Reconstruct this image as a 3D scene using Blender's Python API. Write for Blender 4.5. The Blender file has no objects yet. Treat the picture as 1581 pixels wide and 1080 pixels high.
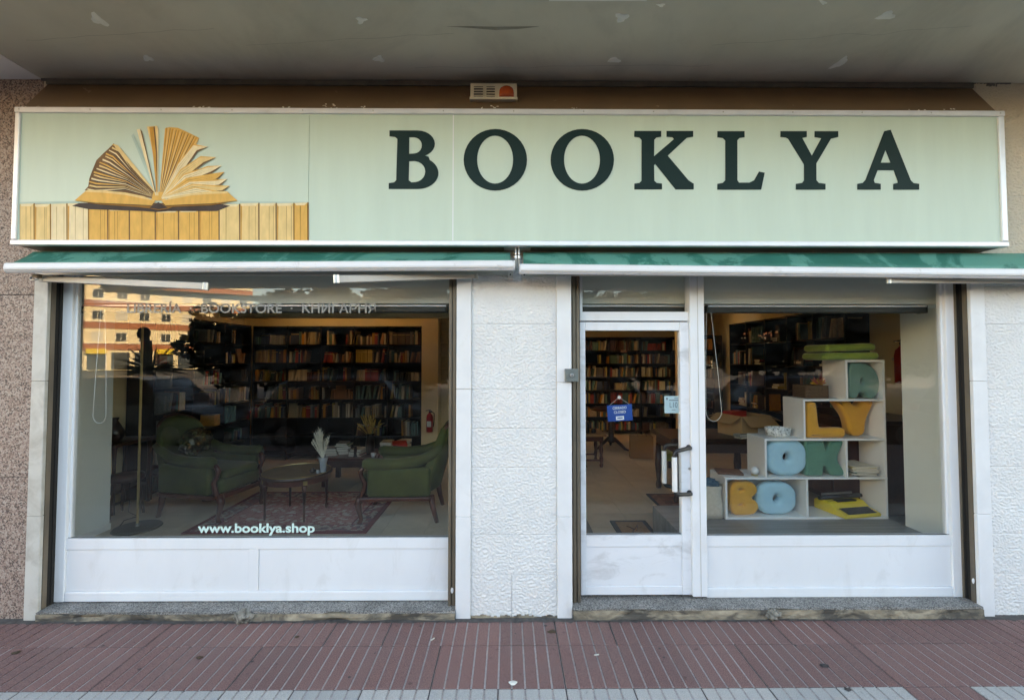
import bpy, bmesh, math, random
from mathutils import Vector, Matrix, Euler, noise
R = math.radians
rnd = random.Random(11)
S = bpy.context.scene
COL = S.collection

# ------------------------------------------------------------------ camera
F, W, H = 690.0, 1581.0, 1080.0
EYE = Vector((0.0, -3.0, 1.75))
cam_d = bpy.data.cameras.new('camera')
cam = bpy.data.objects.new('camera', cam_d)
COL.objects.link(cam)
cam.location = EYE
cam.rotation_euler = (R(91.8), 0, R(-0.42))
cam_d.sensor_width = 36.0
cam_d.lens = 36.0 * F / W
cam_d.shift_y = -9.7 / W
cam_d.clip_start = 0.05
cam_d.clip_end = 900
S.camera = cam
CM = Euler((R(91.8), 0, R(-0.42))).to_matrix()

# ------------------------------------------------------------------ sky, sun, exposure
SUN_EL, SUN_AZ = 27.0, 60.0            # the sun stands behind the shop's own building, to the right
w = bpy.data.worlds.new('World')
S.world = w
w.use_nodes = True
nt = w.node_tree
nt.nodes.clear()
sky = nt.nodes.new('ShaderNodeTexSky')
sky.sky_type = 'NISHITA'
sky.sun_disc = False
sky.sun_elevation = R(SUN_EL)
sky.sun_rotation = R(SUN_AZ)
bg = nt.nodes.new('ShaderNodeBackground')
bg.inputs['Strength'].default_value = 0.13
wo = nt.nodes.new('ShaderNodeOutputWorld')
nt.links.new(sky.outputs[0], bg.inputs[0])
nt.links.new(bg.outputs[0], wo.inputs[0])
sun_d = bpy.data.lights.new('sun', 'SUN')
sun_d.energy = 5.0
sun_d.angle = R(0.5)
sun_d.color = (1.0, 0.86, 0.68)
sun = bpy.data.objects.new('sun', sun_d)
COL.objects.link(sun)
sd = Vector((math.sin(R(SUN_AZ)) * math.cos(R(SUN_EL)), math.cos(R(SUN_AZ)) * math.cos(R(SUN_EL)), math.sin(R(SUN_EL))))
sun.rotation_euler = sd.to_track_quat('Z', 'Y').to_euler()
sun.location = (10, 10, 40)
vs = S.view_settings
vs.view_transform = 'Standard'
vs.look = 'None'
vs.exposure = 3.1
vs.gamma = 1.0
vs.use_white_balance = True            # the camera's own white balance, set for open shade
vs.white_balance_temperature = 8650
vs.white_balance_tint = 10
vs.use_curve_mapping = False
S.render.engine = 'CYCLES'
cy = S.cycles
cy.use_denoising = True
cy.max_bounces = 12
cy.diffuse_bounces = 6
cy.glossy_bounces = 5
cy.transmission_bounces = 8
cy.transparent_max_bounces = 24
cy.sample_clamp_indirect = 8
cy.caustics_reflective = False
cy.caustics_refractive = False

# ------------------------------------------------------------------ helpers
def ray(px, py):
    return CM @ Vector(((px - W / 2) / F, (H / 2 - 9.7 - py) / F, -1.0))
def at(px, py, Y):
    d = ray(px, py)
    return EYE + d * ((Y - EYE.y) / d.y)
def atz(px, py, z):
    d = ray(px, py)
    return EYE + d * ((z - EYE.z) / d.z)
def X(px, Y, py=690): return at(px, py, Y).x
def Z(py, Y, px=790): return at(px, py, Y).z

class MB:
    def __init__(s):
        s.v = []; s.f = []; s.m = []
    def add(s, vs, fs, m=0):
        o = len(s.v)
        s.v += [tuple(v) for v in vs]
        s.f += [tuple(i + o for i in f) for f in fs]
        s.m += [m] * len(fs)
        return s
    def box(s, x0, x1, y0, y1, z0, z1, m=0, M=None):
        vs = [Vector((x, y, z)) for z in (z0, z1) for y in (y0, y1) for x in (x0, x1)]
        if M is not None: vs = [M @ v for v in vs]
        return s.add(vs, [(0, 2, 3, 1), (4, 5, 7, 6), (0, 1, 5, 4), (2, 6, 7, 3), (0, 4, 6, 2), (1, 3, 7, 5)], m)
    def tube(s, pts, r, n=8, m=0, cap=True):
        pts = [Vector(p) for p in pts]
        rs = r if isinstance(r, (list, tuple)) else [r] * len(pts)
        rings = []
        t0 = (pts[1] - pts[0]).normalized()
        a = t0.orthogonal().normalized()
        for i, p in enumerate(pts):
            t = (pts[min(i + 1, len(pts) - 1)] - pts[max(i - 1, 0)])
            if t.length < 1e-9: t = t0
            t = t.normalized()
            a = (a - t * a.dot(t))
            if a.length < 1e-6: a = t.orthogonal()
            a = a.normalized()
            b = t.cross(a)
            rings.append([p + (a * math.cos(2 * math.pi * k / n) + b * math.sin(2 * math.pi * k / n)) * rs[i] for k in range(n)])
        vs = [v for rg in rings for v in rg]
        fs = []
        for i in range(len(pts) - 1):
            for k in range(n):
                k2 = (k + 1) % n
                fs.append((i * n + k, i * n + k2, (i + 1) * n + k2, (i + 1) * n + k))
        if cap:
            fs.append(tuple(range(n - 1, -1, -1)))
            fs.append(tuple(range((len(pts) - 1) * n, len(pts) * n)))
        return s.add(vs, fs, m)
    def lathe(s, prof, c=(0, 0, 0), n=24, m=0, sx=1, sy=1):
        vs = []; fs = []
        for (r, z) in prof:
            for k in range(n):
                a = 2 * math.pi * k / n
                vs.append((c[0] + r * sx * math.cos(a), c[1] + r * sy * math.sin(a), c[2] + z))
        for i in range(len(prof) - 1):
            for k in range(n):
                k2 = (k + 1) % n
                fs.append((i * n + k, i * n + k2, (i + 1) * n + k2, (i + 1) * n + k))
        fs.append(tuple(range(n - 1, -1, -1)))
        fs.append(tuple(range((len(prof) - 1) * n, len(prof) * n)))
        return s.add(vs, fs, m)
    def prism(s, poly, y0, y1, m=0):          # polygon in x,z pushed along y
        n = len(poly)
        vs = [(p[0], y0, p[1]) for p in poly] + [(p[0], y1, p[1]) for p in poly]
        fs = [tuple(range(n)), tuple(range(2 * n - 1, n - 1, -1))]
        fs += [(i, i + n, (i + 1) % n + n, (i + 1) % n) for i in range(n)]
        return s.add(vs, fs, m)
    def prismx(s, poly, x0, x1, m=0):         # polygon in y,z pushed along x
        n = len(poly)
        vs = [(x0, p[0], p[1]) for p in poly] + [(x1, p[0], p[1]) for p in poly]
        fs = [tuple(range(n - 1, -1, -1)), tuple(range(n, 2 * n))]
        fs += [(i, (i + 1) % n, (i + 1) % n + n, i + n) for i in range(n)]
        return s.add(vs, fs, m)
    def flat(s, pts, m=0):
        return s.add(pts, [tuple(range(len(pts)))], m)
    def xf(s, M):
        s.v = [tuple(M @ Vector(v)) for v in s.v]
        return s
    def mesh(s, name, mats, smooth=False, fixn=True):
        me = bpy.data.meshes.new(name)
        me.from_pydata(s.v, [], s.f)
        for mt in (mats if isinstance(mats, (list, tuple)) else [mats]):
            me.materials.append(M_(mt))
        me.polygons.foreach_set('material_index', s.m)
        if fixn:
            bm = bmesh.new(); bm.from_mesh(me)
            bmesh.ops.recalc_face_normals(bm, faces=bm.faces)
            bm.to_mesh(me); bm.free()
        if smooth:
            me.polygons.foreach_set('use_smooth', [True] * len(me.polygons))
        me.update()
        return me
    def build(s, name, mats, parent=None, bevel=0, smooth=False, local=False, seg=2, sub=0, fixn=True):
        off = Vector((0, 0, 0))
        if parent is not None and not local:
            r = parent
            while r.parent: r = r.parent
            off = r.location.copy()
        elif parent is None and s.v:
            xs = [v[0] for v in s.v]; ys = [v[1] for v in s.v]; zs = [v[2] for v in s.v]
            off = Vector(((min(xs) + max(xs)) / 2, (min(ys) + max(ys)) / 2, min(zs)))
        if off.length:
            s.v = [(v[0] - off.x, v[1] - off.y, v[2] - off.z) for v in s.v]
        me = s.mesh(name, mats, smooth, fixn)
        o = bpy.data.objects.new(name, me)
        COL.objects.link(o)
        if parent is not None: o.parent = parent
        else: o.location = off
        if bevel: bev(o, bevel, seg)
        if sub:
            md = o.modifiers.new('sub', 'SUBSURF'); md.levels = sub; md.render_levels = sub
        return o

def bev(o, wd, seg=2):
    md = o.modifiers.new('bevel', 'BEVEL')
    md.width = wd; md.segments = seg; md.limit_method = 'ANGLE'; md.angle_limit = R(40)
    md.harden_normals = False
    if seg > 2:
        o.data.polygons.foreach_set('use_smooth', [True] * len(o.data.polygons))

def thing(name, label, cat, loc=(0, 0, 0), rz=0, group=None):
    o = bpy.data.objects.new(name, None)
    COL.objects.link(o)
    o.empty_display_size = 0.05
    o.location = loc; o.rotation_euler = (0, 0, rz)
    return tag(o, label, cat, group)
def tag(o, label, cat, group=None):
    o['label'] = label; o['category'] = cat
    if group: o['group'] = group
    return o
def struct(o, label=None):
    o['kind'] = 'structure'
    if label: o['label'] = label
    return o
def copy_tree(o, parent=None):
    c = o.copy(); COL.objects.link(c)
    if parent is not None: c.parent = parent
    for ch in list(o.children): copy_tree(ch, c)
    return c

# ------------------------------------------------------------------ materials
MATS = {}
def M_(m):
    return MATS[m] if isinstance(m, str) else m
def new_mat(name):
    m = bpy.data.materials.new(name); m.use_nodes = True
    t = m.node_tree
    b = t.nodes['Principled BSDF']
    MATS[name] = m
    return m, t, b
def coords(t, scale=(1, 1, 1)):
    tc = t.nodes.new('ShaderNodeTexCoord')
    mp = t.nodes.new('ShaderNodeMapping')
    mp.inputs['Scale'].default_value = scale
    t.links.new(tc.outputs['Object'], mp.inputs['Vector'])
    return mp.outputs['Vector']
def noise_n(t, vec, scale, detail=4, rough=0.55, dist=0):
    n = t.nodes.new('ShaderNodeTexNoise')
    n.inputs['Scale'].default_value = scale
    n.inputs['Detail'].default_value = detail
    n.inputs['Roughness'].default_value = rough
    n.inputs['Distortion'].default_value = dist
    t.links.new(vec, n.inputs['Vector'])
    return n.outputs['Fac']
def ramp(t, fac, stops):
    r = t.nodes.new('ShaderNodeValToRGB')
    e = r.color_ramp.elements
    while len(e) < len(stops): e.new(0.5)
    for i, (p, c) in enumerate(stops):
        e[i].position = p
        e[i].color = (c[0], c[1], c[2], 1)
    t.links.new(fac, r.inputs[0])
    return r.outputs[0]
def mix(t, fac, a, b, mode='MIX'):
    n = t.nodes.new('ShaderNodeMix'); n.data_type = 'RGBA'; n.blend_type = mode
    for sock, val in ((n.inputs[0], fac), (n.inputs[6], a), (n.inputs[7], b)):
        if hasattr(val, 'is_output'): t.links.new(val, sock)
        elif isinstance(val, (int, float)): sock.default_value = val
        else: sock.default_value = (val[0], val[1], val[2], 1)
    return n.outputs[2]
def bump(t, b, height, strength, dist=0.01):
    n = t.nodes.new('ShaderNodeBump')
    n.inputs['Strength'].default_value = strength
    n.inputs['Distance'].default_value = dist
    t.links.new(height, n.inputs['Height'])
    t.links.new(n.outputs[0], b.inputs['Normal'])
def pm(name, col, var=0.12, scale=6, rough=0.6, metal=0, bmp=0, bscale=60, bdist=0.003, stretch=(1, 1, 1),
       dirt=None, dirt_lo=0.55, dirt_hi=0.75, dirt_scale=3, rnd_var=0, sheen=0, coat=0, spec=0.5):
    m, t, b = new_mat(name)
    v = coords(t, stretch)
    n = noise_n(t, v, scale, 5)
    lo = [c * (1 - var) for c in col]; hi = [min(1, c * (1 + var)) for c in col]
    c = ramp(t, n, [(0.3, lo), (0.7, hi)])
    if dirt:
        d = noise_n(t, v, dirt_scale, 8, 0.65, 0.6)
        f = ramp(t, d, [(dirt_lo, (0, 0, 0)), (dirt_hi, (1, 1, 1))])
        c = mix(t, f, c, dirt)
    if rnd_var:
        oi = t.nodes.new('ShaderNodeObjectInfo')
        rr = ramp(t, oi.outputs['Random'], [(0, [1 - rnd_var] * 3), (1, [1 + rnd_var * 0.6] * 3)])
        c = mix(t, 1.0, c, rr, 'MULTIPLY')
    t.links.new(c, b.inputs['Base Color'])
    b.inputs['Roughness'].default_value = rough
    b.inputs['Metallic'].default_value = metal
    b.inputs['Specular IOR Level'].default_value = spec
    if sheen:
        b.inputs['Sheen Weight'].default_value = sheen
    if coat:
        b.inputs['Coat Weight'].default_value = coat
    if bmp:
        bump(t, b, noise_n(t, v, bscale, 4), bmp, bdist)
    return m

def glass(name, tint=(0.975, 0.985, 0.978), f0=0.038):
    m, t, b = new_mat(name)
    t.nodes.remove(b)
    out = t.nodes['Material Output']
    lw = t.nodes.new('ShaderNodeLayerWeight'); lw.inputs['Blend'].default_value = 0.5
    pw = t.nodes.new('ShaderNodeMath'); pw.operation = 'POWER'; pw.inputs[1].default_value = 5
    t.links.new(lw.outputs['Facing'], pw.inputs[0])
    ma = t.nodes.new('ShaderNodeMath'); ma.operation = 'MULTIPLY_ADD'
    ma.inputs[1].default_value = 1 - f0; ma.inputs[2].default_value = f0
    t.links.new(pw.outputs[0], ma.inputs[0])
    tr = t.nodes.new('ShaderNodeBsdfTransparent'); tr.inputs[0].default_value = (*tint, 1)
    gl = t.nodes.new('ShaderNodeBsdfGlossy'); gl.inputs['Roughness'].default_value = 0.0
    v = coords(t)
    bn = t.nodes.new('ShaderNodeBump'); bn.inputs['Strength'].default_value = 0.005; bn.inputs['Distance'].default_value = 0.004
    t.links.new(noise_n(t, v, 1.6, 1), bn.inputs['Height'])
    t.links.new(bn.outputs[0], gl.inputs['Normal'])
    # thin film of dust and wiped smears on the pane
    du = t.nodes.new('ShaderNodeBsdfDiffuse'); du.inputs[0].default_value = (0.6, 0.6, 0.57, 1)
    v2 = coords(t, (1.0, 1.0, 2.2))
    dn = ramp(t, noise_n(t, v2, 2.4, 9, 0.7, 1.2), [(0.45, (0.0, 0.0, 0.0)), (0.8, (0.012, 0.012, 0.012))])
    md = t.nodes.new('ShaderNodeMixShader')
    t.links.new(dn, md.inputs[0]); t.links.new(tr.outputs[0], md.inputs[1]); t.links.new(du.outputs[0], md.inputs[2])
    ms = t.nodes.new('ShaderNodeMixShader')
    t.links.new(ma.outputs[0], ms.inputs[0]); t.links.new(md.outputs[0], ms.inputs[1]); t.links.new(gl.outputs[0], ms.inputs[2])
    t.links.new(ms.outputs[0], out.inputs[0])
glass('window_glass')

def speckle(name, cols, scale, rough=0.7, bmp=0.25, big=None):
    m, t, b = new_mat(name)
    v = coords(t)
    vo = t.nodes.new('ShaderNodeTexVoronoi'); vo.inputs['Scale'].default_value = scale
    t.links.new(v, vo.inputs['Vector'])
    sx = t.nodes.new('ShaderNodeSeparateColor')
    t.links.new(vo.outputs['Color'], sx.inputs[0])
    c = ramp(t, sx.outputs[0], cols)
    if big:
        c = mix(t, 0.55, c, ramp(t, noise_n(t, v, big[0], 6), [(0.3, big[1]), (0.7, big[2])]), 'MULTIPLY')
    t.links.new(c, b.inputs['Base Color'])
    b.inputs['Roughness'].default_value = rough
    bump(t, b, sx.outputs[1], bmp, 0.002)
speckle('granite_pink', [(0.1, (0.085, 0.06, 0.052)), (0.32, (0.25, 0.165, 0.135)), (0.6, (0.36, 0.255, 0.21)), (0.95, (0.45, 0.37, 0.315))], 130, 0.6,
        big=(2.5, (0.8, 0.8, 0.8), (1, 1, 1)))
speckle('granite_grey', [(0.1, (0.10, 0.10, 0.10)), (0.4, (0.27, 0.265, 0.25)), (0.8, (0.46, 0.45, 0.43))], 190, 0.7,
        big=(7, (0.16, 0.14, 0.115), (0.78, 0.74, 0.69)))

def stucco(name, col):
    m, t, b = new_mat(name)
    v = coords(t, (1, 1, 1.0))
    n1 = noise_n(t, v, 34, 3, 0.5, 1.6)
    n2 = noise_n(t, v, 90, 3, 0.6, 0.5)
    ad = t.nodes.new('ShaderNodeMath'); ad.operation = 'MULTIPLY_ADD'; ad.inputs[1].default_value = 0.35
    t.links.new(n2, ad.inputs[0]); t.links.new(n1, ad.inputs[2])
    d = noise_n(t, v, 2.3, 7, 0.6)
    c = ramp(t, d, [(0.3, [x * 0.9 for x in col]), (0.7, col)])
    t.links.new(c, b.inputs['Base Color'])
    b.inputs['Roughness'].default_value = 0.75
    bump(t, b, n2, 0.5, 0.006)
stucco('stucco_white', (0.80, 0.79, 0.77))
stucco('stucco_warm_dim', (0.66, 0.585, 0.465))  # white stucco above the openings, dim warm light put into its colour

def trim_mat(name, col, dirt, lo, hi):
    return pm(name, col, 0.05, 5, 0.6, bmp=0.15, bscale=40, dirt=dirt, dirt_lo=lo, dirt_hi=hi, dirt_scale=4)
trim_mat('trim_white', (0.78, 0.78, 0.78), (0.62, 0.60, 0.57), 0.6, 0.85)
trim_mat('trim_grey', (0.56, 0.54, 0.49), (0.36, 0.33, 0.285), 0.48, 0.75)
pm('soffit_paint', (0.60, 0.545, 0.44), 0.10, 1.6, 0.8, bmp=0.1, bscale=30, dirt=(0.44, 0.39, 0.31), dirt_lo=0.48, dirt_hi=0.75, dirt_scale=1.1)
pm('soffit_light', (0.80, 0.78, 0.74), 0.06, 2, 0.8)
pm('plaster_patch', (0.82, 0.79, 0.71), 0.12, 14, 0.85)
pm('soot', (0.14, 0.13, 0.115), 0.2, 9, 0.9)
pm('brown_paint', (0.155, 0.10, 0.058), 0.12, 3, 0.55, dirt=(0.36, 0.30, 0.23), dirt_lo=0.66, dirt_hi=0.74, dirt_scale=9)
pm('aluminium', (0.74, 0.74, 0.75), 0.05, 8, 0.38, metal=0.35, dirt=(0.58, 0.56, 0.54), dirt_lo=0.6, dirt_hi=0.85, dirt_scale=5)
pm('white_frame', (0.80, 0.81, 0.82), 0.03, 3, 0.36, dirt=(0.70, 0.695, 0.685), dirt_lo=0.55, dirt_hi=0.85, dirt_scale=7, stretch=(1, 1, 0.45), bmp=0.05, bscale=2.5, bdist=0.02)
pm('white_scuffed', (0.80, 0.81, 0.83), 0.03, 3, 0.38, dirt=(0.46, 0.45, 0.44), dirt_lo=0.52, dirt_hi=0.80, dirt_scale=3.4, stretch=(1, 1, 2.2))
pm('seal_black', (0.02, 0.02, 0.02), 0.1, 6, 0.6)
pm('dark_gap', (0.018, 0.016, 0.014), 0.1, 6, 0.9)
pm('rail_metal', (0.20, 0.16, 0.115), 0.18, 9, 0.5, metal=0.4, dirt=(0.11, 0.095, 0.08), dirt_lo=0.5, dirt_hi=0.75, dirt_scale=6, stretch=(1, 1, 0.35), bmp=0.2, bscale=25)
pm('sign_mint', (0.56, 0.665, 0.555), 0.03, 2.5, 0.3, dirt=(0.54, 0.643, 0.535), dirt_lo=0.48, dirt_hi=0.8, dirt_scale=1.3, spec=0.22, stretch=(4, 1, 0.5), bmp=0.06, bscale=0.9, bdist=0.03)
pm('sign_letter', (0.010, 0.028, 0.026), 0.05, 4, 0.5, spec=0.15)
pm('awning_green', (0.020, 0.165, 0.125), 0.12, 5, 0.55, dirt=(0.085, 0.30, 0.24), dirt_lo=0.50, dirt_hi=0.54, dirt_scale=2.2, bmp=0.15, bscale=200)
pm('awning_bar', (0.78, 0.78, 0.79), 0.04, 4, 0.4, dirt=(0.5, 0.48, 0.45), dirt_lo=0.6, dirt_hi=0.8, dirt_scale=7)
pm('arm_grey', (0.50, 0.47, 0.42), 0.05, 5, 0.45, dirt=(0.4, 0.37, 0.33), dirt_lo=0.6, dirt_hi=0.85)
pm('steel', (0.5, 0.49, 0.47), 0.12, 20, 0.35, metal=0.8)
pm('black_plastic', (0.015, 0.015, 0.016), 0.1, 8, 0.35)
pm('white_plastic', (0.78, 0.78, 0.77), 0.03, 8, 0.4)
pm('siren_white', (0.62, 0.58, 0.48), 0.08, 20, 0.5)
pm('siren_orange', (0.45, 0.07, 0.012), 0.2, 30, 0.2)
pm('lock_green', (0.17, 0.19, 0.18), 0.15, 25, 0.45, metal=0.3)
pm('worn_stone', (0.34, 0.285, 0.205), 0.4, 14, 0.85, bmp=0.8, bscale=22, bdist=0.012, dirt=(0.085, 0.075, 0.062), dirt_lo=0.44, dirt_hi=0.58, dirt_scale=5, stretch=(0.8, 1, 1.6))
pm('concrete_lump', (0.27, 0.25, 0.21), 0.4, 16, 0.9, bmp=0.9, bscale=40, bdist=0.01, dirt=(0.06, 0.055, 0.045), dirt_lo=0.45, dirt_hi=0.6, dirt_scale=12)
def paving(name, lo, hi, stain):
    m, t, b = new_mat(name)
    tc = t.nodes.new('ShaderNodeNewGeometry')
    v = tc.outputs['Position']
    n = noise_n(t, v, 180, 4, 0.8)
    c = ramp(t, n, [(0.36, lo), (0.5, [(a + q) / 2 for a, q in zip(lo, hi)]), (0.68, hi)])
    d = noise_n(t, v, 2.6, 9, 0.78)
    c = mix(t, ramp(t, d, [(0.45, (0, 0, 0)), (0.8, (0.65, 0.65, 0.65))]), c, stain)
    d2 = noise_n(t, v, 26, 3, 0.5)
    c = mix(t, ramp(t, d2, [(0.68, (0, 0, 0)), (0.76, (0.6, 0.6, 0.6))]), c, [x * 0.45 for x in lo])
    oi = t.nodes.new('ShaderNodeObjectInfo')
    c = mix(t, 1.0, c, ramp(t, oi.outputs['Random'], [(0, (0.86, 0.86, 0.88)), (1, (1.06, 1.03, 1.03))]), 'MULTIPLY')
    t.links.new(c, b.inputs['Base Color'])
    b.inputs['Roughness'].default_value = 0.78
    bump(t, b, n, 0.35, 0.002)
paving('paving_red', (0.10, 0.041, 0.037), (0.37, 0.215, 0.19), (0.235, 0.165, 0.15))
paving('paving_grey', (0.33, 0.33, 0.31), (0.62, 0.61, 0.57), (0.38, 0.37, 0.35))
paving('mortar', (0.30, 0.26, 0.245), (0.74, 0.67, 0.63), (0.08, 0.062, 0.058))
paving('pavement_far', (0.08, 0.07, 0.067), (0.17, 0.15, 0.14), (0.11, 0.095, 0.09))
pm('joint_dirt', (0.055, 0.05, 0.048), 0.3, 20, 0.95)
pm('asphalt', (0.055, 0.055, 0.057), 0.2, 40, 0.9)
pm('road_paint', (0.6, 0.6, 0.58), 0.1, 20, 0.7)
pm('crack_line', (0.30, 0.265, 0.21), 0.2, 9, 0.9)
pm('leaf_dry', (0.07, 0.045, 0.025), 0.3, 30, 0.8)
pm('grime', (0.085, 0.078, 0.074), 0.4, 30, 0.95)
pm('gum', (0.05, 0.045, 0.045), 0.2, 30, 0.8)
pm('butt_white', (0.65, 0.62, 0.55), 0.1, 30, 0.8)
# interior
pm('wall_grey', (0.76, 0.79, 0.74), 0.03, 2, 0.7)
pm('wall_beige', (0.80, 0.66, 0.40), 0.05, 1.5, 0.8)
pm('ceiling_paint', (0.84, 0.74, 0.54), 0.03, 1.5, 0.85)
pm('skirting', (0.74, 0.74, 0.7), 0.03, 3, 0.5)
pm('floor_tile', (0.52, 0.445, 0.33), 0.10, 4, 0.42, rnd_var=0.08, dirt=(0.42, 0.35, 0.25), dirt_lo=0.5, dirt_hi=0.8, dirt_scale=5)
pm('floor_grout', (0.2, 0.18, 0.15), 0.1, 10, 0.8)
pm('platform_wood', (0.22, 0.215, 0.205), 0.25, 5, 0.4, stretch=(0.25, 4, 1), dirt=(0.14, 0.135, 0.13), dirt_lo=0.5, dirt_hi=0.7)
pm('shelf_black', (0.011, 0.0095, 0.009), 0.25, 6, 0.4)
pm('shelf_white', (0.76, 0.76, 0.73), 0.02, 3, 0.35)
pm('velvet_green', (0.046, 0.062, 0.012), 0.3, 5, 0.8, sheen=0.1, bmp=0.1, bscale=30)
pm('mahogany', (0.075, 0.022, 0.014), 0.3, 8, 0.28, stretch=(1, 1, 0.2))
pm('dark_wood', (0.045, 0.02, 0.013), 0.3, 8, 0.35)
pm('marble_top', (0.17, 0.13, 0.075), 0.35, 9, 0.3)
pm('brass', (0.55, 0.43, 0.2), 0.1, 9, 0.3, metal=0.9)
pm('lamp_base', (0.11, 0.105, 0.085), 0.1, 9, 0.35, metal=0.5)
pm('pampas', (0.82, 0.78, 0.66), 0.1, 40, 0.9)
pm('wheat', (0.45, 0.30, 0.09), 0.25, 40, 0.9)
pm('clear_vase', (0.30, 0.32, 0.33), 0.1, 9, 0.08)
pm('dark_vase', (0.03, 0.018, 0.014), 0.2, 9, 0.3)
pm('ceramic_white', (0.72, 0.70, 0.66), 0.05, 9, 0.3)
pm('wrap_plastic', (0.035, 0.042, 0.018), 0.5, 12, 0.08, bmp=0.8, bscale=9, bdist=0.05, coat=1)
pm('ext_red', (0.42, 0.012, 0.015), 0.08, 9, 0.3)
pm('kraft', (0.30, 0.165, 0.07), 0.08, 9, 0.75)
pm('carton', (0.45, 0.28, 0.13), 0.07, 7, 0.8)
pm('carton_tape', (0.42, 0.03, 0.02), 0.07, 7, 0.5)
pm('label_white', (0.7, 0.7, 0.68), 0.05, 9, 0.6)
pm('pillow_ochre', (0.64, 0.30, 0.035), 0.08, 6, 0.9, sheen=0.3, bmp=0.35, bscale=9, bdist=0.03)
pm('pillow_blue', (0.34, 0.58, 0.66), 0.06, 6, 0.9, sheen=0.3, bmp=0.35, bscale=9, bdist=0.03)
pm('pillow_teal', (0.075, 0.215, 0.145), 0.08, 6, 0.9, sheen=0.3, bmp=0.35, bscale=9, bdist=0.03)
pm('pillow_teal_grey', (0.12, 0.24, 0.20), 0.08, 6, 0.9, sheen=0.3, bmp=0.3, bscale=9, bdist=0.03)
pm('cushion_lime', (0.19, 0.27, 0.03), 0.10, 8, 0.9, sheen=0.3, bmp=0.3, bscale=14, bdist=0.02)
pm('typewriter_yellow', (0.72, 0.53, 0.02), 0.04, 6, 0.3)
pm('wicker', (0.12, 0.065, 0.03), 0.4, 60, 0.7, bmp=0.6, bscale=90, stretch=(1, 1, 2.2))
pm('wicker_white', (0.66, 0.66, 0.62), 0.3, 45, 0.8, bmp=0.4, bscale=60, dirt=(0.12, 0.14, 0.12), dirt_lo=0.55, dirt_hi=0.6, dirt_scale=55)
pm('petal_pink', (0.6, 0.2, 0.18), 0.2, 30, 0.7)
pm('petal_yellow', (0.75, 0.5, 0.08), 0.2, 30, 0.7)
pm('leather_brown', (0.13, 0.05, 0.025), 0.15, 10, 0.5)
pm('paper', (0.66, 0.62, 0.52), 0.05, 60, 0.8)
pm('tote_linen', (0.50, 0.45, 0.36), 0.1, 30, 0.9, bmp=0.3, bscale=120)
pm('tote_blue', (0.03, 0.08, 0.12), 0.3, 12, 0.9)
pm('rug_maroon', (0.16, 0.02, 0.025), 0.25, 20, 0.95)
def rug(name, a, b2, c, scale):
    m, t, b = new_mat(name)
    v = coords(t)
    vo = t.nodes.new('ShaderNodeTexVoronoi'); vo.inputs['Scale'].default_value = scale; vo.inputs['Randomness'].default_value = 0.55
    t.links.new(v, vo.inputs['Vector'])
    sx = t.nodes.new('ShaderNodeSeparateColor'); t.links.new(vo.outputs['Color'], sx.inputs[0])
    col = ramp(t, sx.outputs[0], [(0.0, a), (0.45, a), (0.5, b2), (0.75, b2), (0.8, c)])
    n = noise_n(t, v, 70, 4)
    col = mix(t, ramp(t, n, [(0.35, (0, 0, 0)), (0.7, (0.7, 0.7, 0.7))]), col, c)
    t.links.new(col, b.inputs['Base Color']); b.inputs['Roughness'].default_value = 0.95
rug('rug_field', (0.26, 0.035, 0.045), (0.36, 0.10, 0.10), (0.46, 0.37, 0.30), 26)
rug('rug_border', (0.46, 0.38, 0.30), (0.30, 0.10, 0.10), (0.16, 0.10, 0.11), 30)
rug('mat_field', (0.20, 0.065, 0.04), (0.28, 0.12, 0.07), (0.12, 0.06, 0.04), 20)
pm('doormat_coir', (0.33, 0.17, 0.07), 0.2, 40, 0.95)
pm('mat_edge', (0.05, 0.045, 0.045), 0.2, 20, 0.95)
pm('vinyl_mint', (0.60, 0.78, 0.72), 0.03, 5, 0.5)
pm('vinyl_frost', (0.33, 0.34, 0.33), 0.05, 5, 0.6)
pm('sign_blue', (0.012, 0.075, 0.33), 0.05, 8, 0.35)
pm('sign_white', (0.78, 0.80, 0.80), 0.03, 8, 0.45)
pm('notice_blue', (0.50, 0.68, 0.74), 0.04, 8, 0.5)
pm('ink_grey', (0.16, 0.20, 0.24), 0.05, 8, 0.6)
pm('cord_white', (0.75, 0.74, 0.70), 0.03, 8, 0.5)
pm('blind_dark', (0.035, 0.035, 0.032), 0.1, 6, 0.5)
pm('lime_wash', (0.62, 0.50, 0.30), 0.15, 14, 0.9)
# print on the sign
pm('print_gold', (0.76, 0.43, 0.12), 0.10, 14, 0.6, spec=0.12, stretch=(2.5, 1, 0.8))
pm('print_gold_light', (0.80, 0.57, 0.26), 0.09, 14, 0.6, spec=0.12, stretch=(2.5, 1, 0.8))
pm('print_cream', (0.84, 0.68, 0.42), 0.08, 14, 0.6, spec=0.12, stretch=(2.5, 1, 0.8))
pm('print_amber', (0.60, 0.30, 0.07), 0.14, 14, 0.6, spec=0.12, stretch=(2.5, 1, 0.8))
pm('print_brown', (0.20, 0.11, 0.055), 0.25, 10, 0.6, spec=0.12)
pm('print_dark', (0.075, 0.055, 0.05), 0.2, 10, 0.6, spec=0.12)
pm('print_line', (0.30, 0.145, 0.035), 0.15, 10, 0.6, spec=0.12)
pm('print_halo', (0.45, 0.57, 0.49), 0.05, 10, 0.6, spec=0.12)
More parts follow.
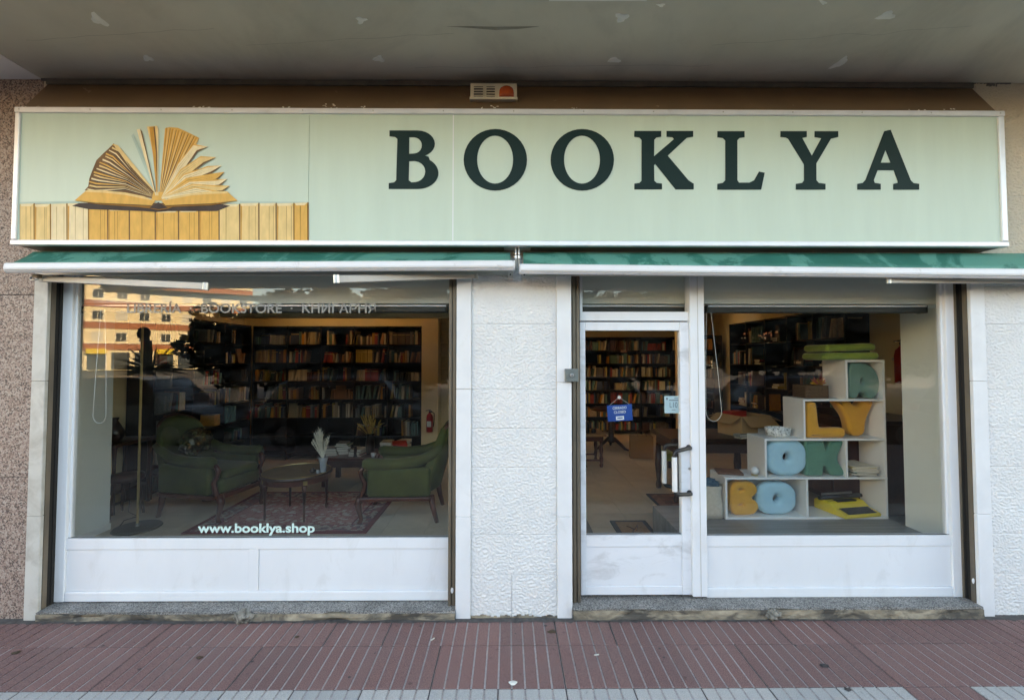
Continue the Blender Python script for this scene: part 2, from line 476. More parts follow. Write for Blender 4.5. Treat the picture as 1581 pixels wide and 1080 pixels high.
# street behind the camera
pm('facade_cream', (0.80, 0.66, 0.42), 0.05, 0.6, 0.8)
pm('facade_brick', (0.38, 0.145, 0.075), 0.1, 2, 0.85)
pm('facade_white', (0.78, 0.72, 0.58), 0.05, 0.6, 0.8)
pm('facade_glass', (0.06, 0.07, 0.075), 0.2, 0.6, 0.15)
pm('shutter_pale', (0.60, 0.56, 0.47), 0.06, 3, 0.7)
pm('shop_yellow', (0.72, 0.50, 0.03), 0.05, 3, 0.6)
pm('bark', (0.085, 0.06, 0.042), 0.3, 20, 0.9, bmp=0.5, bscale=20)
pm('leaf_dark', (0.026, 0.045, 0.016), 0.35, 3, 0.7)
pm('leaf_palm', (0.05, 0.075, 0.03), 0.3, 3, 0.6)
for _n, _c in (('car_blue', (0.012, 0.02, 0.045)), ('car_grey', (0.06, 0.062, 0.065)), ('car_black', (0.012, 0.012, 0.013)), ('car_silver', (0.22, 0.22, 0.22))):
    pm(_n, _c, 0.03, 3, 0.3, coat=0.15, spec=0.3)
pm('tyre', (0.015, 0.015, 0.015), 0.1, 9, 0.9)
pm('rim', (0.35, 0.35, 0.36), 0.1, 9, 0.35, metal=0.7)
BOOKC = [(0.30, 0.045, 0.035), (0.42, 0.34, 0.22), (0.05, 0.10, 0.08), (0.035, 0.05, 0.10), (0.46, 0.21, 0.035), (0.085, 0.04, 0.03), (0.11, 0.085, 0.065),
         (0.52, 0.48, 0.38), (0.06, 0.055, 0.05), (0.36, 0.27, 0.07), (0.10, 0.20, 0.19), (0.25, 0.13, 0.06), (0.36, 0.29, 0.19), (0.20, 0.21, 0.20)]
for i, c in enumerate(BOOKC):
    c = [min(0.75, x * 1.1) for x in c]
    pm('cover_%d' % i, c, 0.15, 25, 0.5, rnd_var=0.3)

# ------------------------------------------------------------------ ground
SOF = 3.64
GZ = 0.045                                         # level of the pavement at the shop front
def ground_sheet(name, m, x0, x1, y0, y1, z):
    o = MB().add([(x0, y0, z), (x1, y0, z), (x1, y1, z), (x0, y1, z)], [(0, 1, 2, 3)]).build(name, m)
    return struct(o)
ground_sheet('ground', 'asphalt', -300, 300, -300, 120, -0.16)
pv = MB().box(-28, 62, -5.4, 0.2, -0.15, GZ - 0.0065).build('pavement', 'pavement_far')
struct(pv)
struct(MB().box(-5, 6, -2.05, 0.19, GZ - 0.0064, GZ - 0.0045).build('mortar_bed', 'mortar'))
kerb = MB().box(-28, 62, -5.56, -5.402, -0.15, GZ + 0.002).build('kerb', 'pavement_far', bevel=0.012)
struct(kerb)
TS = 0.350
def tile_mesh(nm, mat_name, depth, flat=False):
    mb = MB()
    bw = TS / 5
    for k in range(5):
        g = 0.0048
        x0 = k * bw + g; x1 = (k + 1) * bw - g
        y0 = 0.003; y1 = depth - 0.003
        c = 0.0022
        vs = [(x0, y0, -0.008), (x1, y0, -0.008), (x1, y1, -0.008), (x0, y1, -0.008),
              (x0, y0, -c), (x1, y0, -c), (x1, y1, -c), (x0, y1, -c),
              (x0 + c, y0 + c, 0), (x1 - c, y0 + c, 0), (x1 - c, y1 - c, 0), (x0 + c, y1 - c, 0)]
        fs = [(8, 9, 10, 11)] + [(i, (i + 1) % 4, (i + 1) % 4 + 4, i + 4) for i in range(4)] + [(i + 4, (i + 1) % 4 + 4, (i + 1) % 4 + 8, i + 8) for i in range(4)]
        mb.add(vs, fs)
    return mb.mesh(nm, mat_name)
J1 = -0.288; J2 = J1 - TS
TM = {('r', 0): tile_mesh('paving_tile', 'paving_red', 0.286), ('r', 1): tile_mesh('paving_tile', 'paving_red', TS),
      ('g', 1): tile_mesh('paving_tile', 'paving_grey', TS)}
xj = 0.0
x_first = atz(1397, 1062, GZ).x                   # a joint that the photograph shows
k0 = math.floor((-4.6 - x_first) / TS)
def lay(me, i, y):
    o = bpy.data.objects.new('paving_tile', me)
    COL.objects.link(o)
    o.parent = pv
    o.location = Vector((x_first + i * TS, y, GZ + rnd.uniform(-0.0012, 0.0012))) - pv.location
    o.rotation_euler = (0, 0, rnd.uniform(-0.002, 0.002))
for i in range(k0, k0 + 28):
    lay(TM[('r', 0)], i, J1)
    lay(TM[('r', 1)], i, J2)
    for r in range(1, 5):
        lay(TM[('r' if (i == 0) else 'g', 1)], i, J2 - r * TS)
# dark joint lines between tiles: dirt that settled in the wider joints
jb = MB()
for i in range(k0, k0 + 28):
    xx = x_first + i * TS
    jb.box(xx - 0.0022, xx + 0.0022, J2 - 4 * TS, J2 - 0.004, GZ - 0.007, GZ - 0.0038)
for i in range(k0, k0 + 28):
    xx = x_first + i * TS
    if (i * 7) % 5 < 2: jb.box(xx - 0.0025, xx + 0.0025, J2 + 0.004, J1 - 0.004, GZ - 0.007, GZ - 0.0034)
    if (i * 3) % 4 < 2: jb.box(xx - 0.0025, xx + 0.0025, J1 + 0.004, -0.03, GZ - 0.007, GZ - 0.0034)
jb.box(x_first + k0 * TS, x_first + (k0 + 28) * TS, J1 - 0.0014, J1 + 0.0014, GZ - 0.007, GZ - 0.0034)
jb.box(x_first + k0 * TS, x_first + (k0 + 28) * TS, J2 - 0.002, J2 + 0.002, GZ - 0.007, GZ - 0.0038)
jd = jb.build('joint_dirt', 'joint_dirt', pv); jd['kind'] = 'stuff'
# grime swept against the foot of the wall
gb = MB()
for (ga, gb_) in ((-4.2, xj - 0.0), (xj, 4.2)):
    pass
n_ = 420; vs_ = []
for i in range(n_ + 1):
    xx = -4.2 + 8.4 * i / n_
    e = 0.018 + 0.022 * (noise.noise((xx * 9, 0.3, 0)) + 1) * 0.5 + 0.030 * max(0, noise.noise((xx * 31, 2.0, 0)))
    vs_ += [(xx, 0.02, GZ + 0.0016), (xx, -0.030 - e, GZ + 0.0016)]
gb.add(vs_, [(2 * i, 2 * i + 1, 2 * i + 3, 2 * i + 2) for i in range(n_)])
go = gb.build('grime', 'grime', pv); go['kind'] = 'stuff'
# flattened gum and specks trodden into the paving
gm = MB(); qg = random.Random(5)
for k in range(70):
    gx0, gy0 = qg.uniform(-3.6, 3.6), qg.uniform(-1.4, -0.06)
    gr = qg.uniform(0.003, 0.011) * (1.3 if qg.random() < 0.2 else 0.8)
    gm.add([(gx0 + gr * math.cos(a * 0.785) * qg.uniform(0.7, 1.2), gy0 + gr * math.sin(a * 0.785) * qg.uniform(0.7, 1.2), GZ + 0.002) for a in range(8)], [tuple(range(8))])
gs = gm.build('gum_stains', 'gum', pv); gs['kind'] = 'stuff'
# road and far pavement
rd = MB().box(-120, 120, -13.5, -5.57, -0.158, -0.14).build('road', 'asphalt'); struct(rd)
mb = MB()
for i in range(-12, 13):
    mb.box(i * 6, i * 6 + 3, -9.6, -9.48, -0.139, -0.136)
mk = mb.build('lane_marking', 'road_paint'); struct(mk)
fp = MB().box(-120, 120, -34, -13.52, -0.15, -0.01).build('plaza_pavement', 'pavement_far', bevel=0.02); struct(fp)

# ------------------------------------------------------------------ building shell
bld = thing('shop_building', 'granite and white stucco ground floor of the block around the shop front', 'building', (0, 0, 0))
xL0, xL1 = X(44.5, -0.02), X(66, -0.02)
xA0, xA1 = X(704, -0.02), X(727, -0.02)
xB0, xB1 = X(860, -0.02), X(883, -0.02)
xR0, xR1 = X(1505.5, -0.02), X(1528, -0.02)
OT = 2.44                                          # top of the openings
def zj(py, px): return Z(py, 0, px)
# granite slabs, left
gx = [(-28, xL0 - 0.004)]
zs = [0.0, zj(736, 20), zj(455, 20), SOF]
gw = None
for a, b2 in zip(zs[:-1], zs[1:]):
    MB().box(-28, xL0 - 0.002, 0.0, 0.30, a + 0.0015, b2 - 0.0015).build('stone_slab', 'granite_pink', bld, bevel=0.004)
MB().box(-28, xL0 - 0.01, 0.006, 0.28, 0, SOF).build('wall_core', 'dark_gap', bld)
# white stucco pilaster and right wall: coursed blocks
cz = sorted([0.0] + [zj(p, 790) for p in (887, 825, 721, 661, 601, 500, 441)])
def relief(x0, x1, z0, z1):
    st = 0.0037
    nx = max(2, int((x1 - x0) / st)); nz = max(2, int((z1 - z0) / st))
    vs = []; fs = []
    for j in range(nz + 1):
        z = z0 + (z1 - z0) * j / nz
        for i in range(nx + 1):
            x = x0 + (x1 - x0) * i / nx
            p = Vector((x * 60 + 1.6 * noise.noise((x * 9, z * 9, 4.0)), z * 84 + 1.6 * noise.noise((x * 9, z * 9, 9.0)), 0))
            h = 0.5 * noise.noise(p) + 0.28 * noise.noise(p * 2.3)
            h = max(-0.22, min(0.32, h))
            e = min(x - x0, x1 - x, z - z0, z1 - z)
            f_ = min(1.0, e / 0.003 + 0.35)
            vs.append((x, -0.0115 * (h + 0.25) * f_ - 0.0005 + 0.0015 * (1 - f_), z))
    for j in range(nz):
        for i in range(nx):
            a = j * (nx + 1) + i
            fs.append((a, a + 1, a + nx + 2, a + nx + 1))
    return MB().add(vs, fs)
def blocks(x0, x1, zlist, rows_split):
    for i, (a, b2) in enumerate(zip(zlist[:-1], zlist[1:])):
        xs = [x0, x1]
        if i in rows_split: xs = [x0] + rows_split[i] + [x1]
        for u, v_ in zip(xs[:-1], xs[1:]):
            if u > 3.0:
                relief(u + 0.001, 4.0, a + 0.0006, b2 - 0.0006).build('stucco_block', 'stucco_warm_dim' if a > 2.4 else 'stucco_white', bld, smooth=True)
                MB().box(4.0005, v_ - 0.001, 0.0, 0.30, a + 0.0012, b2 - 0.0012).build('stucco_block', 'stucco_warm_dim' if a > 2.4 else 'stucco_white', bld)
            else:
                relief(u + 0.001, v_ - 0.001, a + 0.0006, b2 - 0.0006).build('stucco_block', 'stucco_warm_dim' if a > 2.4 else 'stucco_white', bld, smooth=True)
def coursed(x0, x1, zlist, rows_split):
    blocks(x0, x1, zlist, rows_split)
    MB().box(x0 + 0.01, x1 - 0.01, 0.007, 0.29, 0.01, zlist[-1] - 0.003).build('wall_core', 'trim_white', bld)
pxm = lambda p: X(p, 0)
coursed(xA1, xB0, cz + [OT], {7: [pxm(822)], 0: [pxm(790)]})
cz2 = cz + [OT, 2.85, 3.25, SOF]
coursed(xR1, 60, cz2, {})
MB().box(xL0 + 0.0, xR1 - 0.0, 0.0, 0.30, OT + 0.001, SOF).build('lintel_wall', 'stucco_warm_dim', bld)
# rough broken lower edge of the stucco
mb = MB()
x = xA1
while x < xB0 - 0.01:
    wd = rnd.uniform(0.008, 0.03)
    mb.box(x, min(x + wd, xB0), -0.014, 0.02, GZ - 0.01, GZ + rnd.uniform(0.002, 0.022))
    x += wd
mb.build('stucco_edge', 'worn_stone', bld)
# jamb trims
def trim(x0, x1, m, joints, px):
    zz = [0.0] + sorted(zj(p, px) for p in joints) + [OT]
    for a, b2 in zip(zz[:-1], zz[1:]):
        MB().box(x0, x1, -0.02, 0.004, a + 0.0008, b2 - 0.0008).build('jamb_block', m, bld, bevel=0.004)
trim(xL0, xL1, 'trim_grey', (795, 588), 55)
trim(xA0, xA1, 'trim_white', (796, 600), 715)
trim(xB0, xB1, 'trim_white', (796, 590), 870)
trim(xR0, xR1, 'trim_white', (792, 588), 1515)
# soffit
sf = MB().box(-3.17, 60, -1.55, 0.0, SOF, SOF + 0.03).build('soffit', 'soffit_paint', bld)
MB().box(-28, -3.171, -1.55, 0.0, SOF - 0.003, SOF + 0.03).build('soffit_panel', 'soffit_light', bld)
for (px, py, a, b2, rot) in [(152, 31, 15, 6, 35), (228, 90, 9, 4, 15), (558, 31, 8, 5, 0), (585, 91, 8, 5, 10), (960, 27, 10, 7, -10), (948, 93, 9, 4, 0),
                             (1368, 24, 14, 6, -15), (1297, 97, 16, 4, -32), (1020, 8, 6, 3, 0), (1270, 3, 7, 3, 30)]:
    pts = []
    ph = rnd.uniform(0, 6)
    for k in range(14):
        an = 2 * math.pi * k / 14
        rr = 1 + 0.28 * math.sin(3 * an + ph) + rnd.uniform(-0.18, 0.18)
        dx = a * rr * math.cos(an); dy = b2 * rr * math.sin(an)
        pts.append(atz(px + dx * math.cos(R(rot)) - dy * math.sin(R(rot)), max(py + dx * math.sin(R(rot)) + dy * math.cos(R(rot)), -40), SOF))
    mb = MB(); n = len(pts)
    c = sum(pts, Vector()) / n
    mb.add([(p.x, p.y, SOF - 0.0006) for p in pts] + [(c.x + (p.x - c.x) * 0.8, c.y + (p.y - c.y) * 0.8, SOF - 0.003) for p in pts],
           [tuple(range(n, 2 * n))] + [(i, (i + 1) % n, (i + 1) % n + n, i + n) for i in range(n)])
    mb.build('plaster_patch', 'plaster_patch', sf)
def soffit_strip(pix, wid, m, nm):
    pts = [atz(a, b2, SOF) for a, b2 in pix]
    mb = MB(); vs = []
    for i, p in enumerate(pts):
        d = (pts[min(i + 1, len(pts) - 1)] - pts[max(i - 1, 0)]).normalized()
        nrm = Vector((-d.y, d.x, 0)) * (wid if isinstance(wid, float) else wid[i])
        vs += [(p.x + nrm.x, p.y + nrm.y, SOF - 0.0008), (p.x - nrm.x, p.y - nrm.y, SOF - 0.0008)]
    mb.add(vs, [(2 * i, 2 * i + 1, 2 * i + 3, 2 * i + 2) for i in range(len(pts) - 1)])
    mb.build(nm, m, sf)
for (xa, ya, xb, yb_) in ((40, 62, 330, 44), (380, 70, 700, 52), (1100, 70, 1500, 40), (640, 105, 1100, 100)):
    pix = []
    for k in range(25):
        t_ = k / 24
        pix.append((xa + (xb - xa) * t_ + 6 * noise.noise((t_ * 9, xa, 0)), ya + (yb_ - ya) * t_ + 5 * noise.noise((t_ * 7, 0, xb))))
    soffit_strip(pix, 0.0009, 'crack_line', 'hairline_crack')
soffit_strip([(690, 41), (730, 42), (765, 44), (800, 43), (832, 41)], [0.001, 0.008, 0.013, 0.010, 0.001], 'crack_line', 'soot_smudge')
soffit_strip([(848, -3), (920, -3), (1000, -3)], 0.02, 'soffit_light', 'paint_strip')
# upper storeys and rear of the block (they throw the shade the street front lies in)
MB().box(-28, 60, -1.55, 3.0, SOF + 0.031, 21.5).build('upper_storeys', 'facade_brick', bld)
MB().box(-28, 60, 7.6, 13, 0, SOF + 0.03).build('rear_block', 'facade_brick', bld)
MB().box(-28, -5.2, 0.31, 7.6, 0, SOF + 0.03).build('neighbour_block', 'facade_brick', bld)
MB().box(5.2, 60, 0.31, 7.6, 0, SOF + 0.03).build('neighbour_block', 'facade_brick', bld)
# dirt crack along the soffit joint
mb = MB()
x = -3.17
while x < 3.4:
    wd = rnd.uniform(0.03, 0.12)
    mb.box(x, x + wd + 0.004, -rnd.uniform(0.002, 0.010), 0.0, SOF - rnd.uniform(0.006, 0.03), SOF - 0.0006)
    x += wd
mb.build('joint_crack', 'soot', bld)

# sills
def sill(x0, x1, zt, front, m_front):
    n = 60
    def slabm(z0, z1, yf, amp, chips):
        mb = MB()
        rows = 3
        vs = []; fs = []
        for i in range(n + 1):
            xx = x0 + (x1 - x0) * i / n
            for j in range(rows + 1):
                z = z0 + (z1 - z0) * j / rows
                e = noise.noise((xx * 7, j * 1.7, z0 * 40)) * amp
                if chips and noise.noise((xx * 3.1, 9.0, j)) > 0.3: e += 0.012
                vs.append((xx, yf + e, z - (0.004 * abs(noise.noise((xx * 11, 3, 1))) if j == rows else 0)))
            vs.append((xx, 0.16, z1))
        st = rows + 2
        for i in range(n):
            for j in range(rows + 1):
                a = i * st + j
                fs.append((a, a + st, a + st + 1, a + 1))
        mb.add(vs, fs)
        return mb
    slabm(zt - 0.014, zt, front, 0.006, True).build('stone_sill', 'granite_grey', bld)
    slabm(GZ - 0.02, zt - 0.0145, front - 0.004, 0.012, True).build('worn_step', m_front, bld)
sill(xL1 + 0.001, xA0 - 0.001, Z(928.5, 0.08, 400) - 0.003, -0.03, 'worn_stone')
sill(xB1 + 0.001, xR0 - 0.001, Z(921.5, 0.08, 1200) - 0.003, -0.04, 'worn_stone')

# ------------------------------------------------------------------ shutter guide rails
FY = 0.08                                          # front of the white frames
def rail(px0, px1, spot=None):
    a, b2 = X(px0, 0.03), X(px1, 0.03)
    mb = MB()
    wd = (b2 - a)
    mb.box(a, a + wd * 0.42, 0.03, 0.10, 0.078, OT)
    mb.box(b2 - wd * 0.42, b2, 0.03, 0.10, 0.078, OT)
    mb.box(a + 0.002, b2 - 0.002, 0.045, 0.09, 0.079, OT)
    mb.build('shutter_rail', 'rail_metal', bld, bevel=0.002)
    if spot:
        c = at((px0 + px1) / 2, spot, 0.026)
        MB().lathe([(0.010, 0), (0.012, 0.003), (0.006, 0.005)], n=12).xf(Matrix.Translation(c + Vector((0, 0.004, 0))) @ Matrix.Rotation(R(90), 4, 'X') @ Matrix.Diagonal((0.8, 1.6, 1, 1))).build('rail_bolt', 'white_plastic', bld)
rail(692.5, 703.5, 911)
rail(884.5, 895.5)
# outer rails stand close behind the jambs, seen partly from the side
for (pa, pb_, spot) in ((66, 72.5, None), (1505.5, 1499, 896)):
    a, b2 = X(pa, 0.006), X(pb_, 0.006)
    lo, hi = min(a, b2), max(a, b2)
    MB().box(lo - 0.01 if pa < 700 else lo, hi if pa < 700 else hi + 0.01, 0.006, 0.036, 0.078, OT).build('shutter_rail', 'rail_metal', bld, bevel=0.002)
    e = X(78.5 if pa < 700 else 1493, 0.036)
    MB().box(*sorted((e, e + (-0.05 if pa < 700 else 0.05))), 0.0365, 0.060, 0.078, OT).build('rail_recess', 'dark_gap', bld)
    e2 = X(86 if pa < 700 else 1484.5, 0.0605)
    MB().box(*sorted((e2, e2 + (-0.06 if pa < 700 else 0.06))), 0.0605, 0.16, 0.078, OT).build('rail_recess', 'dark_gap', bld)
    if pa > 700:
        MB().box(X(1481, 0.07), X(1485.5, 0.07), 0.066, 0.078, 0.092, OT).build('rail_strip', 'rail_metal', bld)
        c = at(1502.5, 896, 0.003)
        MB().lathe([(0.009, 0), (0.011, 0.003), (0.006, 0.005)], n=12).xf(Matrix.Translation(c + Vector((0, 0.002, 0))) @ Matrix.Rotation(R(90), 4, 'X') @ Matrix.Diagonal((0.8, 1.7, 1, 1))).build('rail_bolt', 'white_plastic', bld)
# lumps of old lock anchors in the sills
for (px, py, sc) in ((375, 944, 1.0), (1195, 944, 0.8)):
    c = at(px, py, -0.05)
    bm = bmesh.new(); bmesh.ops.create_icosphere(bm, subdivisions=3, radius=1)
    for v in bm.verts:
        q = v.co.copy()
        v.co = Vector((q.x * 0.062 * sc, q.y * 0.035, q.z * 0.045 * sc)) * (1 + 0.45 * noise.noise(q * 2.3 + Vector((px, 0, 0))))
    me = bpy.data.meshes.new('concrete_lump'); bm.to_mesh(me); bm.free(); me.materials.append(MATS['concrete_lump'])
    o = bpy.data.objects.new('concrete_lump', me); COL.objects.link(o); o.parent = bld; o.location = (c.x, -0.04, 0.075)
    MB().tube([(c.x + 0.005, -0.045, 0.08), (c.x + 0.005, -0.05, 0.115)], 0.006).build('anchor_bolt', 'steel', bld)

# ------------------------------------------------------------------ shop windows and door
GB = Z(830, FY, 400)
def glass_pane(x0, x1, z0, z1, parent, y=0.108):
    return MB().box(x0, x1, y, y + 0.006, z0, z1).build('glass_pane', 'window_glass', parent)
wl = thing('shop_window', 'wide left shop window with white kick panels and web address on the glass', 'window', ((X(95, FY) + X(692, FY)) / 2, 0.1, 0.076), group=None)
x0, x1 = X(87, FY), X(700, FY)
xg = X(105, FY)
zb = [Z(928, FY, 400), Z(913, FY, 400), Z(848, FY, 400), Z(831, FY, 400)]
xs0 = X(94, FY, 880)
MB().box(x0, xg, FY, 0.13, zb[0], OT).build('frame_stile', 'white_frame', wl, bevel=0.004)
MB().box(X(694, FY), x1 + 0.02, FY + 0.03, 0.13, zb[0], OT).build('frame_stile', 'white_frame', wl, bevel=0.003)
MB().box(xg + 0.0005, X(694, FY) - 0.0005, FY + 0.002, 0.13, zb[0], zb[1]).build('bottom_rail', 'white_frame', wl, bevel=0.006)
MB().box(xg + 0.0005, X(694, FY) - 0.0005, FY + 0.006, 0.13, zb[2], zb[3]).build('sill_rail', 'white_frame', wl, bevel=0.003)
MB().box(X(386, FY), X(401, FY), FY + 0.008, 0.13, zb[1] + 0.0005, zb[2] - 0.0005).build('panel_post', 'white_frame', wl, bevel=0.002)
for a, b2 in ((xg, X(386, FY)), (X(401, FY), X(694, FY))):
    MB().box(a + 0.002, b2 - 0.002, FY + 0.014, 0.125, zb[1] + 0.002, zb[2] - 0.002).build('kick_panel', 'white_frame', wl)
MB().box(xg + 0.001, X(694, FY), 0.115, 0.135, zb[0], zb[3] - 0.003).build('panel_back', 'seal_black', wl)
MB().box(xg + 0.001, X(694, FY), 0.100, 0.107, zb[3] + 0.0005, zb[3] + 0.004).build('glazing_seal', 'seal_black', wl)
MB().box(xg, xg + 0.018, 0.10, 0.128, zb[3], OT).build('glazing_bead', 'white_frame', wl, bevel=0.002)
glass_pane(xg + 0.006, X(696, FY), zb[3] + 0.001, OT, wl)

wr = thing('shop_window', 'narrower right shop window beside the door with one white kick panel', 'window', (2.1, 0.1, 0.092))
zb2 = [Z(922, FY, 1280), Z(907, FY, 1280), Z(843.5, FY, 1280), Z(827, FY, 1280)]
p0, p1 = X(1067.5, 0.06), X(1090, 0.06)
MB().box(p0, p1, 0.06, 0.15, Z(921, 0.06, 1078), OT).build('door_post', 'white_frame', wr, bevel=0.004)
MB().box(p0 + (p1 - p0) * 0.52, p0 + (p1 - p0) * 0.56, 0.0585, 0.07, Z(921, 0.06, 1078), OT).build('post_groove', 'trim_grey', wr)
f0, f1 = X(1466, FY), X(1483, FY)
MB().box(f0, f1, FY, 0.14, zb2[0], OT).build('frame_stile', 'white_frame', wr, bevel=0.004)
MB().box(f0 - 0.018, f0 - 0.0005, 0.1, 0.128, zb2[3], OT).build('glazing_bead', 'white_frame', wr, bevel=0.002)
MB().box(p1 + 0.0005, f0 - 0.0005, FY + 0.002, 0.13, zb2[0], zb2[1]).build('bottom_rail', 'white_frame', wr, bevel=0.006)
MB().box(p1 + 0.0005, f0 - 0.0005, FY + 0.006, 0.13, zb2[2], zb2[3]).build('sill_rail', 'white_frame', wr, bevel=0.003)
MB().box(p1 + 0.002, f0 - 0.002, FY + 0.014, 0.125, zb2[1] + 0.002, zb2[2] - 0.002).build('kick_panel', 'white_frame', wr)
MB().box(p1 + 0.001, f0 - 0.001, 0.115, 0.135, zb2[0], zb2[3] - 0.003).build('panel_back', 'seal_black', wr)
MB().box(p1 + 0.001, f0 - 0.001, 0.100, 0.107, zb2[3] + 0.0005, zb2[3] + 0.004).build('glazing_seal', 'seal_black', wr)
glass_pane(p1 + 0.001, f0 - 0.004, zb2[3] + 0.001, OT, wr)

dr = thing('shop_door', 'white framed glass shop door with black bow handles and scuffed lower panel', 'door', ((X(896, FY) + X(1066, FY)) / 2, 0.1, 0.09))
d0, d1 = X(896, FY), X(1066, FY)
zd = [Z(918, FY, 980), Z(905, FY, 980), Z(844, FY, 980), Z(826, FY, 980), Z(510, FY, 980), Z(497, FY, 980), Z(495, FY, 980), Z(481, FY, 980)]
g0, g1 = X(904.5, FY), X(1051.5, FY)
MB().box(d0, g0, FY, 0.13, zd[0], zd[5]).build('door_stile', 'white_scuffed', dr, bevel=0.003)
MB().box(g1, d1 - 0.002, FY, 0.13, zd[0], zd[5]).build('door_stile', 'white_scuffed', dr, bevel=0.003)
MB().box(g0 + .0005, g1 - .0005, FY + .001, 0.13, zd[4], zd[5]).build('top_rail', 'white_frame', dr, bevel=0.003)
MB().box(g0 + .0005, g1 - .0005, FY + .002, 0.13, zd[2], zd[3]).build('lock_rail', 'white_scuffed', dr, bevel=0.003)
MB().box(g0 + .0005, g1 - .0005, FY + .002, 0.13, zd[0], zd[1]).build('bottom_rail', 'white_scuffed', dr, bevel=0.003)
MB().box(g0 + .0015, g1 - .0015, FY + .008, 0.12, zd[1] + .0015, zd[2] - .0015).build('door_panel', 'white_scuffed', dr)
MB().box(g0 + .001, g1 - .001, 0.1, 0.107, zd[3] + .0005, zd[3] + .004).build('glazing_seal', 'seal_black', dr)
glass_pane(g0 + .001, g1 - .001, zd[3] + .001, zd[4] - .001, dr)
MB().box(d0, p0 - 0.001, FY, 0.13, zd[6], zd[7]).build('transom_bar', 'white_frame', dr, bevel=0.003)
MB().box(d0, d0 + 0.02, FY, 0.13, zd[7] + .001, OT).build('transom_stile', 'white_frame', dr, bevel=0.002)
glass_pane(d0 + 0.021, p0 - 0.002, zd[7] + .001, OT, dr)
MB().box(d0, p0 - 0.001, 0.11, 0.12, zd[5] + .0005, zd[6] - .0005).build('door_gap', 'seal_black', dr)
# handles, outside and inside
hx, hz0, hz1 = X(1063, FY), Z(690, FY, 1063), Z(760, FY, 1063)
gx_ = X(1041.5, 0.0)
for sgn, yb in ((-1, FY), (1, 0.13)):
    yo = yb + sgn * 0.075
    pts = [(hx, yb, hz0), (hx, yb + sgn * 0.028, hz0)]
    for k in range(6):
        a = k / 5 * math.pi / 2
        pts.append((hx - 0.02 - (hx - gx_ - 0.04) * k / 5, yb + sgn * (0.035 + 0.04 * k / 5), hz0 - 0.002 * k))
    for k in range(1, 6):
        a = k / 5 * math.pi / 2
        pts.append((gx_ + 0.02 - 0.02 * math.sin(a), yo, hz0 - 0.012 - 0.03 * (1 - math.cos(a))))
    low = [(p[0], p[1], hz0 + hz1 - p[2]) for p in pts][::-1]
    h = MB().tube(pts + low, 0.0135, 12).build('door_handle', 'black_plastic', dr, smooth=True)
    MB().tube([(gx_, yo, hz0 - 0.05), (gx_, yo, hz1 + 0.03)], 0.0175, 14).build('handle_grip', 'white_plastic', h, bevel=0.002)
    for zz in (hz0, hz1):
        MB().tube([(hx, yb + sgn * 0.0005, zz), (hx, yb + sgn * 0.008, zz)], 0.018, 14).build('handle_rose', 'black_plastic', h)
MB().tube([(X(1064, FY), FY - 0.006, Z(723, FY, 1064)), (X(1064, FY), FY, Z(723, FY, 1064))], 0.009, 12).build('key_cylinder', 'steel', dr)

# ------------------------------------------------------------------ interior shell
FZ = 0.10
fl = MB().box(-5.1, 5.1, 0.14, 7.5, -0.05, FZ - 0.006).build('floor', 'floor_grout'); struct(fl)
FT = 0.40
tm = MB().box(0.0015, FT - 0.0015, 0.0015, FT - 0.0015, -0.006, 0).mesh('floor_tile', 'floor_tile')
ni = 0
for i in range(-11, 12):
    for j in range(0, 18):
        xx, yy = i * FT, 0.2 + j * FT
        d = yy + 3.2
        p = 786 + (xx + 0.2) / d * 690
        if not (60 < p < 720 or 890 < p < 1500): continue
        if yy < 0.6 or xx > 4.2 or xx < -4.5: continue
        if 60 < p < 720 and yy > 4.3: continue
        if p > 1100 and yy > 5.4: continue
        o = bpy.data.objects.new('floor_tile', tm); COL.objects.link(o); o.parent = fl
        o.location = Vector((xx, yy, FZ + rnd.uniform(-0.0005, 0.0005))) - fl.location
        ni += 1
def wall(name, m, x0, x1, y0, y1, z0=FZ - 0.04, z1=2.86):
    return struct(MB().box(x0, x1, y0, y1, z0, z1).build(name, m))
# ceiling with two deep roof lights, added out of view to warm the interior
RL = [(-3.7, -1.5, 3.72, 4.24), (0.5, 3.9, 5.0, 5.6)]
cm = MB()
for (a, b2, c, d) in ((-5.1, 5.1, 0.14, 3.72), (-5.1, -3.7, 3.72, 4.24), (-1.5, 5.1, 3.72, 4.24), (-5.1, 5.1, 4.24, 5.0), (-5.1, 0.5, 5.0, 5.6), (3.9, 5.1, 5.0, 5.6), (-5.1, 5.1, 5.6, 7.6)):
    cm.box(a, b2, c, d, 2.85, 2.95)
ce = struct(cm.build('ceiling', 'ceiling_paint'))
for (a, b2, c, d) in RL:
    sm = MB()
    sm.box(a - 0.1, a, c - 0.1, d + 0.1, 2.951, 3.78); sm.box(b2, b2 + 0.1, c - 0.1, d + 0.1, 2.951, 3.78)
    sm.box(a + 0.0005, b2 - 0.0005, c - 0.1, c, 2.951, 3.78); sm.box(a + 0.0005, b2 - 0.0005, d, d + 0.1, 2.951, 3.78)
    sm.build('added_light_shaft', 'ceiling_paint', ce)
    MB().box(a - 0.05, b2 + 0.05, c - 0.05, d + 0.05, 3.785, 3.795).build('added_light_pane', 'window_glass', ce)
wall('wall_left', 'wall_beige', -4.7, -4.5, 0.301, 4.8)
wall('wall_back', 'wall_beige', -4.5, 0.0, 4.64, 4.8)
wall('partition_wall', 'wall_beige', -0.1, 0.05, 4.801, 7.2)
wall('wall_rear', 'wall_beige', 0.051, 4.4, 7.08, 7.2)
wall('wall_right', 'wall_beige', 4.4, 4.6, 0.301, 7.2)
